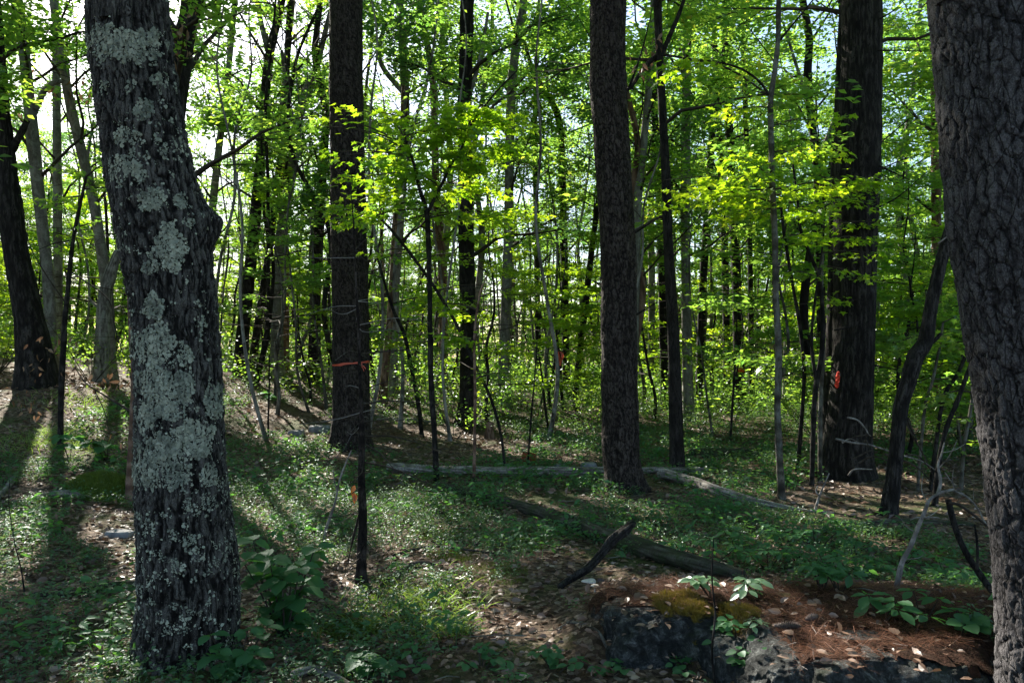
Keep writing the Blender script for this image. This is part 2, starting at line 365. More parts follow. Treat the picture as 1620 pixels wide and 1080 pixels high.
M['paint'] = mat_simple('orange_paint', (.65, .035, .02), (.85, .06, .03), 60, .7, .003)
M['fungus'] = mat_simple('pale_fungus', (.45, .40, .36), (.65, .60, .56), 40, .8, .002)
M['cone'] = mat_simple('pine_cone_scale', (.06, .04, .035), (.24, .19, .17), 60, .8, .002)
M['stump'] = mat_simple('red_rotten_wood', (.12, .03, .012), (.32, .09, .035), 30, .9, .006)
t = NT('granite'); c = t.co()
n1 = t.noise(c, 17, 9, .74, .5); n2 = t.noise(c, 60, 5, .8); n3 = t.noise(c, 2.4, 5, .6)
col = t.ramp(n1, [(.38, (.008, .010, .010)), (.47, (.030, .033, .034)), (.54, (.085, .09, .092)), (.64, (.27, .285, .28))])
col = t.mix(t.ramp(n2, [(.42, .55), (.6, 0)]), col, (.03, .035, .035)); col = t.mix(t.ramp(n3, [(.56, 0), (.68, .6)]), col, (.06, .08, .035))
M['granite'] = t.bsdf(col, .85, t.bump(t.math('ADD', n1, t.math('MULTIPLY', n2, .5)), .05), .25)
M['paler_rock'] = mat_simple('pale_boulder', (.10, .10, .11), (.32, .32, .33), 12, .9, .01)
# forest floor: humus, leaf mould, moss
t = NT('forest_floor'); c = t.co()
vc = t.voro(t.mix(.12, c, t.n('ShaderNodeTexNoise').outputs['Color']), 34, 'F1', 'Color'); sx = t.n('ShaderNodeSeparateColor'); t.l(vc, sx.inputs[0])
vd = t.voro(c, 34, 'DISTANCE_TO_EDGE'); n1 = t.noise(c, 1.1, 4, .6); n2 = t.noise(c, 30, 5, .7); n3 = t.noise(c, .9, 6, .65); 
col = t.ramp(sx.outputs[0], [(0, (.035, .022, .015)), (.35, (.09, .058, .040)), (.65, (.17, .115, .08)), (.9, (.27, .20, .15)), (1, (.36, .30, .25))])
col = t.mix(t.ramp(n2, [(.35, .8), (.6, 0)]), col, (.03, .02, .013))
col = t.mix(t.ramp(n3, [(.50, 0), (.60, .75)]), col, t.mix(n2, (.025, .04, .010), (.07, .10, .02)))
hh = t.math('ADD', t.math('MULTIPLY', sx.outputs[1], .5), t.math('MULTIPLY', n2, .6))
M['floor'] = t.bsdf(col, .93, t.bump(hh, .03), .2)
M['needle_bed'] = mat_simple('needle_bed', (.014, .009, .006), (.070, .033, .022), 38, .95, .03, .1)

# ---------------------------------------------------------------- the ground sheet
def axis(lo, hi, n, p, c):
    t = np.linspace(-1, 1, n); return c + np.where(t < 0, (c - lo), (hi - c)) * np.sign(t) * np.abs(t) ** p
xs = axis(-420, 420, 270, 3.2, 0); ys = np.concatenate([np.linspace(-60, 1.5, 40)[:-1], 1.5 + (np.linspace(0, 1, 240) ** 3.2) * 700])
X, Y = np.meshgrid(xs, ys, indexing='ij'); Z = ground(X.ravel(), Y.ravel())
V = np.stack([X.ravel(), Y.ravel(), Z], 1); n, m = X.shape
i, j = np.meshgrid(np.arange(n - 1), np.arange(m - 1), indexing='ij')
F = np.stack([i * m + j, (i + 1) * m + j, (i + 1) * m + j + 1, i * m + j + 1], -1).reshape(-1, 4)
mb = MB(); mb.add(V, F); tag(mb.build('forest_floor', M['floor'], smooth=True), 'leaf strewn forest floor rising to the back left', kind='structure')

# ---------------------------------------------------------------- trunks
def bark_disp(q, style, r):
    """q: points on the unrolled stem in metres -> displacement (unit about 0..1)"""
    if style == 'oak':
        wq = q + .016 * np.stack([vnoise(q * 11, 1), vnoise(q * 11, 2), 0 * q[:, 0]], 1)
        wq[:, 2] += .03 * vnoise(q * 25, 4)
        a = np.abs(vnoise(wq * [52, 52, 9], 21)); b = np.abs(vnoise(wq * [85, 85, 22], 23)); f = vnoise(q * [150, 150, 90], 25)
        c = vnoise(q * [60, 60, 45], 27); brk = sst(.25, .6, vnoise(wq * [40, 40, 32], 29))
        return np.clip(.12 + 1.9 * np.minimum(a, .38) + .55 * np.minimum(b, .4) + .14 * f + .16 * c - .3 * brk, 0, 1.25)
    if style == 'pine':
        wq = q + .022 * np.stack([vnoise(q * 13, 1), vnoise(q * 13, 2), vnoise(q * 13, 3)], 1) + .006 * np.stack([vnoise(q * 60, 1), vnoise(q * 60, 2), vnoise(q * 60, 3)], 1)
        f1, f2, cid = worley(wq * [25, 25, 8], 31); e = np.clip((f2 - f1) * 2.6, 0, 1)
        g1_, g2_, c2 = worley(wq * [46, 46, 26], 41); e2 = np.clip((g2_ - g1_) * 2.4, 0, 1)
        f = fbm(q * [60, 60, 40], 3, 51)
        v = np.abs(vnoise(wq * [22, 22, 2.6], 61))
        return np.clip(np.minimum(e * 2.2, 1) * (.40 + .26 * cid) + .16 * np.minimum(e2 * 2, 1) + .26 * np.minimum(v * 4, 1) + .22 * f, -.1, 1.2)
    if style == 'ridge':
        a = np.abs(vnoise(q * [40, 40, 5], 71)); return np.clip(.2 + 1.1 * a + .25 * vnoise(q * [50, 50, 16], 72), 0, 1.1)
    return np.clip(.5 + .35 * fbm(q * [18, 18, 7], 3, 81), 0, 1)
def trunk(name, pts, nr, ns, style, amp, mat, parent, flare=.35, fl=.22, seed=0, lobes=3, extra=None, smooth=True):
    """pts rows x,y,z,r from the base up."""
    C0, s0 = curve(pts, 1500); zf = C0[0, 2] + .47 * max(C0[0, 1], 1) + 2.2
    k = int(np.searchsorted(C0[:, 2], zf)) if C0[-1, 2] > zf + 1 else 1500
    if k < 1500: s = np.concatenate([np.linspace(0, s0[k - 1], int(ns * .9)), np.linspace(s0[k - 1], s0[-1], ns - int(ns * .9) + 1)[1:]])
    else: s = np.linspace(0, s0[-1], ns)
    C = np.stack([np.interp(s, s0, C0[:, c]) for c in range(4)], 1); Pc, r = C[:, :3], C[:, 3].copy(); T, U, W = frames(Pc)
    th = np.arange(nr) * 2 * PI / nr; TH, S = np.meshgrid(th, s); R = np.repeat(r[:, None], nr, 1)
    ph = seed * 1.7
    R = R * (1 + flare * np.exp(-S / fl) * (1 + .45 * np.cos(lobes * TH + ph) + .25 * np.cos((lobes + 2) * TH + 2 * ph)))
    R = R * (1 + .035 * np.cos(2 * TH + ph + S * .7) + .02 * np.cos(3 * TH + 2 * ph - S))
    r0 = float(np.mean(r))
    q = np.stack([np.cos(TH) * r0, np.sin(TH) * r0, S + seed * 7.13], -1).reshape(-1, 3)
    low = vnoise(q * 5, 90 + seed).reshape(R.shape) * .03 * r0
    h = bark_disp(q, style, r0).reshape(R.shape)
    R = R + low + amp * (h - .7)
    if extra is not None: R = R + extra(TH, S, Pc)
    V = Pc[:, None] + R[..., None] * (np.cos(TH)[..., None] * U[:, None] + np.sin(TH)[..., None] * W[:, None])
    mb = MB(); mb.add(V.reshape(-1, 3), grid_faces(ns, nr), h.ravel())
    o = mb.build(name, mat, parent, smooth=smooth)
    return o, V.reshape(-1, 3), Pc, r
def pix_trunk(pts, depth, H=None, top_r=None, lean=(0, 0), rng=None):
    """pts (px,py,width px) base first; returns rows x,y,z,r continued up to height H above the ground"""
    rows = []
    for (px, py, wd) in pts:
        q = P(px, py, depth); rows.append([*q, .5 * wd / FPX * depth])
    rows = np.array(rows)
    gz = g1(rows[0, 0], rows[0, 1])
    if rows[0, 2] > gz - .08: rows = np.vstack([[rows[0, 0], rows[0, 1], gz - .12, rows[0, 3]], rows]) if rows[0, 2] > gz + .1 else rows
    rows[0, 2] = min(rows[0, 2], gz - .12)
    if H:
        e = rows[-1]; d = e[:3] - rows[-2, :3]; d = d / max(abs(d[2]), 1e-3); rem = gz + H - e[2]
        if rem > .3:
            k = max(2, int(rem / 1.6)); tr = top_r if top_r else e[3] * .25
            for i in range(1, k + 1):
                f = i / k; wob = (rng.normal(0, .05, 2) * rem / k if rng is not None else np.zeros(2))
                rows = np.vstack([rows, [rows[-1, 0] + d[0] * rem / k * .55 + wob[0], rows[-1, 1] + lean[1] * rem / k + wob[1], e[2] + rem * f, e[3] * (1 - f) + tr * f]])
    return rows

class Crown:
    """grows limbs and leafy sprays off a stem; leaves gathered per tree"""
    def __init__(s, rng): s.rng = rng; s.a = []; s.b = []; s.wood = MB()
    def limb(s, o, az, L, up, r, ntw, droop=.25, twl=.45, sides=5):
        rng = s.rng; t = np.linspace(0, 1, 7)[:, None]; hd = np.array([math.cos(az), math.sin(az), 0]); sd_ = np.array([-math.sin(az), math.cos(az), 0])
        bend = rng.normal(0, .12) * L
        p = o + hd * L * t + np.array([0, 0, 1.]) * L * (up * t - droop * t * t) + sd_ * bend * t * t
        p[1:] += rng.normal(0, .018 * L, (6, 3))
        tube(s.wood, p, r * (1 - .85 * t[:, 0]), sides)
        for k in range(ntw):
            f = rng.uniform(.25, 1.0); i = min(int(f * 6), 5); q = p[i] + (p[i + 1] - p[i]) * (f * 6 - i)
            a2 = az + (1 if k % 2 else -1) * rng.uniform(.4, 1.2) * (1 - .5 * f); l2 = L * twl * (1.15 - .75 * f) * rng.uniform(.7, 1.2) + .12
            e = q + l2 * np.array([math.cos(a2), math.sin(a2), rng.normal(.05, .12)])
            s.a.append(q); s.b.append(e)
            tube(s.wood, np.stack([q, q * .5 + e * .5 + rng.normal(0, .03 * l2, 3), e]), [r * .3, r * .2, r * .08], 3)
        s.a.append(p[3]); s.b.append(p[6])
    def leafmesh(s, n, size, lat=.13, ver=.035, shape='oval', tilt=.4, wid=1.0, cull=True, sv=.25):
        rng = s.rng; A = np.array(s.a); B = np.array(s.b); L = np.linalg.norm(B - A, axis=1)
        k = rng.choice(len(A), n, p=L / L.sum()); u = rng.uniform(.08, 1.05, n)[:, None]
        d = nrm(B[k] - A[k]); side = nrm(np.cross(d, [0, 0, 1.])); sg = rng.normal(0, lat, n)[:, None]
        pos = A[k] + (B[k] - A[k]) * u + side * sg; pos[:, 2] += rng.normal(0, ver, n) - np.abs(sg[:, 0]) * .15
        D = nrm(d * .7 + side * np.sign(sg) * rng.uniform(.3, 1.2, (n, 1)) + rng.normal(0, .25, (n, 3)) + [0, 0, -.12])
        N = nrm(rng.normal(0, tilt, (n, 3)) + [0, 0, 1.])
        S = size * rng.uniform(1 - sv, 1 + sv, n)
        if cull:
            kp = sunhole(pos); kp &= pos[:, 1] > 2.2; pos, D, N, S, k = pos[kp], D[kp], N[kp], S[kp], k[kp]
        v = np.clip(rng.random(len(A))[k] * .55 + rng.random(len(pos)) * .45, 0, 1)
        mb = MB(); leaves(mb, pos, D, N, S, shape, wid, v); return mb

def stem_at(rows, z):
    zz = rows[:, 2]; return np.array([np.interp(z, zz, rows[:, k]) for k in range(4)])
def grow(parent, rows, rng, z0, z1, nb, L, ntw, nleaf, size, up=.35, droop=.25, shape='oval', mat='leaf', lat=.13, ver=.035, tilt=.4, prof=None, wid=1.0, woodmat='twig', azr=None, cull=True, rk=.5):
    c = Crown(rng); gz = rows[0, 2]
    for k in range(nb):
        f = (k + rng.random()) / nb; z = gz + z0 + (z1 - z0) * f; q = stem_at(rows, z)
        pl = (prof(f) if prof else (.55 + .9 * f - 1.1 * f * f) * 1.1)
        az = (k * 2.4 + rng.normal(0, .4)) if azr is None else rng.uniform(*azr)
        c.limb(q[:3], az, L * pl * rng.uniform(.75, 1.25) + .1, up * rng.uniform(.5, 1.5), max(q[3] * rk, .006), ntw, droop)
    mbl = c.leafmesh(nleaf, size, lat, ver, shape, tilt, wid, cull)
    wd = c.wood.build('limbs', M[woodmat], parent, smooth=True)
    if wd: wd['kind'] = 'stuff'
    mbl.build('crown', M[mat], parent)

def branch(parent, pts, depth, w0, w1, mat='twig', name='branch', sides=7, n=None, dd=0.0):
    """a branch drawn through photo points at one depth (dd = depth drift to the tip)"""
    k = len(pts); q = np.array([P(px, py, depth + dd * i / max(k - 1, 1)) for i, (px, py) in enumerate(pts)])
    C, s_ = curve(q, n or 6 * k); r = np.linspace(w0, w1, len(C)) * .5 / FPX * depth
    r = r * (1 + .12 * vnoise(C * 25 + 3, 7))
    mb = MB(); tube(mb, C, np.maximum(r, .0012), sides, .5 + .4 * vnoise(C * 30).repeat(sides)); return mb.build(name, M[mat], parent, smooth=True)

def base_depth(px, py): return at(px, py)[1]
# ================================================================ the big stems
rng = np.random.default_rng(5)
def pine_top(parent, rows, rng, z0=10.5, z1=21, nb=16, L=3.4, n=2600):
    grow(parent, rows, rng, z0, z1, nb, L, 7, n, .17, .15, .1, 'tuft', 'needle', .14, .08, .5, lambda f: 1.1 - .8 * f, woodmat='dark_bark')

# --- lichened oak, front left
D0 = base_depth(292, 1032)
OAK = [(290, 1040, 158), (298, 960, 152), (299, 900, 150), (292, 820, 142), (287, 750, 137), (285, 650, 132), (282, 560, 129), (276, 490, 128), (268, 420, 133), (258, 360, 136), (245, 300, 131), (232, 240, 127), (224, 190, 124), (212, 110, 123), (206, 50, 120), (203, 0, 118), (201, -60, 116)]
rows = pix_trunk(OAK, D0, 15, .12, rng=rng)
oak = thing('oak_tree', 'stout oak trunk crusted with pale lichen patches, with a knobbly burl on its right side', 'tree', (rows[0, 0], D0, g1(rows[0, 0], D0)))
burl = P(331, 368, D0); bz = burl[2]
def oak_extra(TH, S, Pc):
    dz = (Pc[:, 2] - bz)[:, None]; a = (TH + .15 + PI) % (2 * PI) - PI
    e = np.where(dz > 0, .075, .10)
    b = .058 * np.exp(-(a / .42) ** 2) * np.exp(-(dz / e) ** 2)
    b = b + .007 * np.exp(-(a / .20) ** 2) * np.exp(-((dz - .015) / .03) ** 2) + .012 * np.exp(-(a / .8) ** 2) * np.exp(-((dz - .05) / .12) ** 2)
    n = vnoise(np.stack([np.cos(TH), np.sin(TH), S * 3.0], -1).reshape(-1, 3) * 5.5, 9).reshape(TH.shape)
    return b * (1 + .35 * n)
# lower part (in view) finely modelled; taper rows only up to 6 m for the fine mesh, crown stem above
fine = rows[rows[:, 2] < 3.6]
tr_, VO, PCO, RO = trunk('trunk', fine, 236, 600, 'oak', .024, M['oak_bark'], oak, flare=.16, fl=.18, seed=2, lobes=5, extra=oak_extra)
rest = rows[rows[:, 2] >= 3.5 - .2]
C_, s_ = curve(np.vstack([fine[-2:], rest[rest[:, 2] > fine[-1, 2] + .1]]), 40)
mb = MB(); tube(mb, C_[:, :3], C_[:, 3] * .985, 20, .6); mb.build('upper_trunk', M['oak_bark'], oak, smooth=True)
grow(oak, rows, rng, 5.0, 15, 16, 3.6, 9, 8000, .12, .45, .25, 'oval', 'leaf', .16, .06)
# lichen patches: thin crust flakes on the camera side of the stem, one patch object per blotch
PXV, PYV = proj(VO)
BL = [(200, 72, 55, 26, 1.0), (166, 60, 26, 22, .8), (240, 82, 16, 14, .7), (164, 138, 12, 12, .6), (206, 138, 12, 10, .6), (250, 128, 14, 16, .6), (228, 172, 15, 18, .8), (214, 262, 22, 28, .7), (243, 318, 22, 22, .8), (288, 318, 14, 14, .7), (256, 240, 8, 14, .6),
      (268, 398, 26, 34, 1.0), (240, 424, 12, 12, .8), (268, 362, 13, 14, .8), (243, 484, 15, 20, .85), (244, 548, 29, 34, 1.0), (290, 560, 14, 20, .7), (250, 606, 32, 30, .9), (285, 610, 22, 26, .85), (234, 655, 18, 30, .85), (338, 632, 15, 30, .95), (268, 640, 30, 26, .8),
      (306, 692, 27, 30, 1.0), (262, 710, 44, 26, .9), (232, 742, 22, 32, .8), (276, 752, 26, 26, .7), (330, 752, 12, 20, .6), (300, 350, 10, 12, .5), (200, 215, 22, 22, .45), (190, 270, 20, 26, .4)]
def flakes(nm, sel_v, dens, size, lab=None, kind=None):
    V0 = VO[sel_v]; n = len(V0)
    if n < 4: return
    ax = PCO[np.clip(np.searchsorted(PCO[:, 2], V0[:, 2]), 0, len(PCO) - 1)]
    Nn = nrm((V0 - ax) * [1, 1, .05]); m = int(n * dens); k = rng.choice(n, m)
    pos = V0[k] + rng.normal(0, .0018, (m, 3)) + Nn[k] * rng.uniform(.0005, .006, (m, 1))
    D = nrm(np.cross(Nn[k], rng.normal(0, 1, (m, 3)))); NN = nrm(Nn[k] + rng.normal(0, .35, (m, 3)))
    ma = MB(); sz = size * np.clip(np.exp(rng.normal(.05, .5, m)), .4, 3.2)
    t6 = np.arange(6) * PI / 3; B = np.cross(NN, D)
    rr = rng.uniform(.6, 1.15, (m, 6)); Vf = pos[:, None] + sz[:, None, None] * rr[..., None] * (np.cos(t6)[None, :, None] * D[:, None] + np.sin(t6)[None, :, None] * B[:, None]) + NN[:, None] * (sz[:, None, None] * .35 * rng.uniform(0, 1, (m, 6, 1)))
    Vf = np.concatenate([pos[:, None], Vf], 1); off = (np.arange(m) * 7)[:, None, None]
    Ff = (np.array([[1, 2, 3, 4, 5, 6]])[None] + off).reshape(-1, 6)
    tone = np.clip(.5 + .45 * vnoise(pos * 22, 5) + .3 * vnoise(pos * 90, 6) + rng.normal(0, .14, m), 0, 1)
    ma.add(Vf.reshape(-1, 3), Ff, np.repeat(tone, 7)); o = ma.build(nm, M['lichen'], tr_)
    if kind: o['kind'] = kind
front = (VO[:, 1] < PCO[np.clip(np.searchsorted(PCO[:, 2], VO[:, 2]), 0, len(PCO) - 1), 1] + .05)
taken = np.zeros(len(VO), bool)
nzl = vnoise(VO * 28, 11) + .6 * vnoise(VO * 75, 12)
for (bx, by, rx, ry, st) in BL:
    d = ((PXV - bx) / rx) ** 2 + ((PYV - by) / ry) ** 2
    sel = front & ~taken & (d + 1.0 * nzl < st * 1.1); taken |= sel
    flakes('lichen_patch', sel, 1.7 if st > .75 else 1.1, .0042)
sp = front & ~taken & ((nzl + .5 * vnoise(VO * 7, 14) + .55 * sst(640, 760, PYV) + .20 * sst(330, 220, PYV) * sst(200, 260, PYV)) > .80)
flakes('lichen_specks', sp, .8, .0034, kind='stuff')

# --- big grey pine at the right edge
D1 = 3.35
rows = pix_trunk([(1682, 1105, 190), (1681, 1000, 186), (1674, 900, 184), (1668, 820, 184), (1660, 740, 184), (1649, 640, 184), (1635, 540, 184), (1616, 430, 186), (1602, 350, 186), (1597, 270, 184), (1588, 180, 182), (1580, 90, 180), (1571, 0, 178), (1566, -60, 178)], D1, 22, .12, rng=rng)
tp = thing('pine_tree', 'huge grey plated pine trunk cut off by the right edge of the view', 'tree', (rows[0, 0], D1, g1(rows[0, 0], D1)))
def knots(TH, S, Pc):
    o = 0 * TH
    for kx, ky in [(1558, 205), (1552, 262), (1568, 398), (1572, 445), (1528, 60), (1600, 560)]:
        k = P(kx, ky, D1 - .2); i = np.argmin(abs(Pc[:, 2] - k[2])); th = math.acos(np.clip((k[0] - Pc[i, 0]) / (.5 * 184 / FPX * D1), -1, 1)); a = (TH - th + PI) % (2 * PI) - PI
        r2 = (a * .27) ** 2 + (Pc[:, 2] - k[2])[:, None] ** 2; o = o - .018 * np.exp(-r2 / .018 ** 2) + .008 * np.exp(-r2 / .04 ** 2)
    return o
fine = rows[rows[:, 2] < 3.7]
trunk('trunk', fine, 240, 470, 'pine', .019, M['pine_bark_grey'], tp, flare=.12, fl=.2, seed=1, extra=knots)
C_, s_ = curve(np.vstack([fine[-2:], rows[rows[:, 2] > fine[-1, 2] + .1]]), 40)
mb = MB(); tube(mb, C_[:, :3], C_[:, 3], 20, .6); mb.build('upper_trunk', M['pine_bark_grey'], tp, smooth=True)
pine_top(tp, rows, rng, 11, 21, 16, 3.2, 2200)

# --- other stems: name, label, style, amp, mat, ring count, pixel path, top height, crown kind
def std_tree(name, label, pts, H, kind='tree', style='pine', amp=.018, mat='pine_bark', nr=90, ns=420, depth=None, crown='oak', nl=5600, L=3.2, z0=5.4, nb=14, flare=.3, seed=0, group=None, fl=.25, size=.13, cmat='leaf', cut=None):
    d = depth or base_depth(pts[0][0], pts[0][1])
    r_ = pix_trunk(pts, d, H, None, rng=rng)
    o = thing(name, label, kind, (r_[0, 0], r_[0, 1], g1(r_[0, 0], r_[0, 1])), group)
    trunk('trunk', r_, nr, ns, style, amp, M[mat], o, flare=flare, fl=fl, seed=seed)
    if crown == 'pine': pine_top(o, r_, rng, 10.5, H - .5)
    elif crown == 'oak': grow(o, r_, rng, z0, H, nb, L, 8, nl, size, .5, .3, 'oval', cmat, .18, .06)
    return o, r_, d
EXT = [('pt1', 0)]
lp, r_lp, d_lp = std_tree('pine_tree', 'straight dark pine trunk ringed by an orange ribbon, left of centre', [(556, 712, 60), (556, 640, 57), (555, 540, 55), (552, 400, 55), (550, 270, 54), (548, 120, 54), (548, 0, 54), (547, -40, 53)], 22, nr=96, ns=540, crown='pine', seed=3, flare=.42, fl=.22)
mp, r_mp, d_mp = std_tree('pine_tree', 'leaning dark pine trunk at the centre whose foot stands on the long fallen log', [(990, 776, 58), (984, 740, 56), (981, 700, 57), (979, 540, 57), (978, 400, 57), (971, 280, 57), (967, 200, 58), (963, 140, 59), (962, 60, 56), (962, 0, 55), (961, -40, 54)], 21, nr=110, ns=620, crown='pine', seed=4, flare=.42, fl=.16, amp=.018)
dr, r_dr, d_dr = std_tree('pine_tree', 'thick almost black pine trunk with an orange paint blaze, second from the right', [(1341, 752, 76), (1341, 700, 72), (1345, 640, 68), (1351, 540, 63), (1353, 400, 64), (1357, 270, 66), (1359, 180, 64), (1363, 90, 60), (1363, 0, 59), (1364, -40, 58)], 21, nr=90, ns=480, style='ridge', amp=.013, mat='dark_bark', crown='pine', seed=5, flare=.42)
dt, r_dt, _ = std_tree('red_maple', 'slim dark trunk squeezed behind the left side of the blazed pine', [(1312, 738, 26), (1313, 640, 25), (1319, 540, 24), (1322, 400, 22), (1324, 280, 20), (1330, 160, 19), (1334, 60, 18), (1338, 0, 16)], 14, depth=d_dr + .55, nr=40, ns=300, style='ridge', mat='dark_bark', amp=.008, seed=6, nl=3500)
th, r_th, d_th = std_tree('maple_tree', 'slender dark trunk just right of the central pine, forking near the top', [(1071, 748, 24), (1070, 700, 22), (1066, 540, 19), (1058, 400, 16), (1053, 270, 15), (1046, 140, 13), (1042, 60, 13), (1040, 0, 14), (1039, -40, 13)], 13, nr=50, ns=420, style='', mat='dark_bark', amp=.006, seed=7, flare=.2, z0=4.5)
branch(th, [(1047, 85), (1058, 60), (1072, 28), (1082, 0), (1090, -25)], d_th, 9, 5, 'dark_bark')
branch(th, [(1046, 84), (1030, 96), (1012, 118), (998, 138), (985, 146)], d_th, 8, 6, 'dark_bark')
branch(th, [(1050, 340), (1030, 350), (1010, 362), (996, 370)], d_th, 4, 3, 'twig')
branch(th, [(1043, 85), (1100, 96), (1150, 108), (1190, 132), (1216, 152)], d_th, 4, 3, 'twig')
lt, r_lt, d_lt = std_tree('dead_oak', 'black crooked trunk leaning right toward the big pine at the right edge', [(1404, 815, 29.5), (1412, 770, 23), (1420, 700, 23), (1426, 640, 23), (1438, 600, 24.6), (1448, 566, 27.9), (1464, 540, 23), (1470, 500, 21.3), (1478, 460, 20.5), (1490, 410, 19.7), (1504, 360, 18), (1517, 318, 16.4), (1532, 270, 15.6), (1548, 210, 14.8)], 9, nr=60, ns=420, style='ridge', mat='dark_bark', amp=.011, seed=8, flare=.25, z0=5.5, nl=1500, L=1.8, nb=7)
branch(lt, [(1456, 548), (1476, 540), (1488, 528)], d_lt, 9, 5, 'dark_bark'); branch(lt, [(1484, 385), (1502, 372), (1512, 368)], d_lt - .1, 3, 2, 'dead_wood')
ll, r_ll, d_ll = std_tree('oak_tree', 'dark rough trunk leaning left at the left edge, forking above', [(60, 612, 62), (56, 565, 54), (46, 500, 44), (34, 440, 40), (24, 390, 37), (17, 330, 36), (13, 270, 26), (6, 180, 18), (1, 110, 16), (-4, 40, 15), (-8, 0, 15)], 15, nr=80, ns=400, style='ridge', mat='dark_bark', amp=.018, seed=9, depth=13.2)
branch(ll, [(14, 250), (25, 226), (36, 206), (43, 190)], 13.2, 13, 9, 'dark_bark')

# spruce stubs on the pines
def stubs(o, rws, d, lst, mat='twig', w=3):
    for pts in lst: branch(o, pts, d, w * .8, .6, mat, sides=5)
stubs(lp, r_lp, d_lp - .35, [[(570, 300), (545, 285), (527, 262), (518, 258)], [(545, 345), (500, 347), (465, 345)], [(530, 570), (555, 555), (580, 566)], [(584, 634), (640, 634), (700, 640)], [(583, 655), (620, 662), (660, 676)], [(536, 408), (562, 402), (582, 414)]], 'thin_bark', 1.5)
stubs(mp, r_mp, d_mp, [[(994, 142), (1012, 92), (1026, 40), (1036, -5)], [(1003, 500), (1020, 490), (1036, 481)], [(998, 372), (1014, 362), (1034, 350), (1050, 342)], [(948, 450), (935, 442)]], 'dark_bark', 6)
stubs(dr, r_dr, d_dr - .3, [[(1388, 80), (1430, 80), (1478, 82)], [(1392, 30), (1412, 18), (1432, 0)], [(1385, 330), (1420, 312), (1455, 282), (1478, 262)], [(1390, 262), (1440, 285), (1460, 296)], [(1392, 268), (1430, 252), (1470, 240)], [(1384, 578), (1405, 582), (1424, 585)], [(1320, 420), (1345, 405), (1364, 388)], [(1310, 488), (1350, 475), (1384, 470)], [(1320, 522), (1350, 516), (1378, 510)]], 'dark_bark', 4)

# orange ribbon round the left pine, and other markings
def ribbon(parent_rows, d, px0, px1, py0, wob, hpx, label, name='ribbon'):
    c = stem_at(parent_rows, P(px0, py0, d)[2]); r = c[3] + .018; n = 60; th_ = np.linspace(0, 2 * PI, n); mb = MB()
    hh = hpx / FPX * d
    z = c[2] + wob * (-np.cos(th_)) + .006 * vnoise(np.stack([th_ * 3, 0 * th_, 0 * th_], 1), 2)
    rr = r + .006 * vnoise(np.stack([np.cos(th_) * 4, np.sin(th_) * 4, 0 * th_], 1), 4)
    hw = hh * (.75 + .35 * vnoise(np.stack([np.cos(th_) * 3, np.sin(th_) * 3, 0 * th_ + 9], 1), 5))
    a = np.stack([c[0] + rr * np.cos(th_), c[1] - rr * np.sin(th_), z + hw / 2], 1); b = a.copy(); b[:, 2] = z - hw / 2; b[:, :2] += .003
    V = np.concatenate([a, b]); F = np.array([[i, i + 1, n + i + 1, n + i] for i in range(n - 1)]); mb.add(V, F, .5)
    kx = c[:3] + [rr[0] * .62, -rr[0] * .80, 0]
    for a_, l_, dz_ in ((.5, .11, -.10), (-.2, .07, -.13), (1.4, .02, .012)):      # knot and loose ends
        t8 = np.linspace(0, 1, 7); cx = kx[0] + math.cos(a_) * l_ * t8; cz = z[0] + wob * .4 + dz_ * t8 ** 1.4 + .006 * np.sin(t8 * 9); cy_ = kx[1] - .02 - .01 * np.sin(t8 * 6 + a_)
        a = np.stack([cx, cy_, cz + hh * .3 * (1 - .3 * t8)], 1); b = np.stack([cx, cy_ - .006, cz - hh * .3], 1); mb.add(np.concatenate([a, b]), [[i, i + 1, 7 + i + 1, 7 + i] for i in range(6)], .8)
    o = mb.build(name, M['tape'], org=c[:3], smooth=True); return tag(o, label, 'ribbon')
ribbon(r_lp, d_lp, 555, 575, 575, -.028, 4.2, 'orange flagging ribbon tied round the pine trunk left of centre')
def blob_on(rws, d, px, py, wpx, hpx, label, name, mat, cat, side):
    q = P(px, py, d); c = stem_at(rws, q[2]); dx = (q[0] - c[0]) / c[3]; a0 = math.acos(max(-1, min(1, dx))); mb = MB()
    nu, nv = 9, 26; hw = wpx / FPX * d / 2 / c[3] / max(math.sin(a0), .35); hh = hpx / FPX * d / 2
    u = np.linspace(-1, 1, nu); v = np.linspace(-1, 1, nv); Vv = []
    for j, b in enumerate(v):
        cc = stem_at(rws, q[2] + b * hh); e = math.sqrt(max(0, 1 - abs(b) ** 3.5)) * (1 + .25 * float(vnoise([[b * 3, 0, 1]])[0]))
        for a in u:
            an = a0 + a * hw * e + .06 * float(vnoise([[b * 2, 3, 1]])[0]); R_ = cc[3] + .012 + .006 * float(vnoise([[an * 14, b * 9, 1]])[0])
            Vv.append([cc[0] + R_ * math.cos(an), cc[1] - R_ * math.sin(an), q[2] + b * hh])
    mb.add(Vv, [[j * nu + i, j * nu + i + 1, (j + 1) * nu + i + 1, (j + 1) * nu + i] for j in range(nv - 1) for i in range(nu - 1)])
    o = mb.build(name, M[mat], org=q, smooth=True); return tag(o, label, cat)

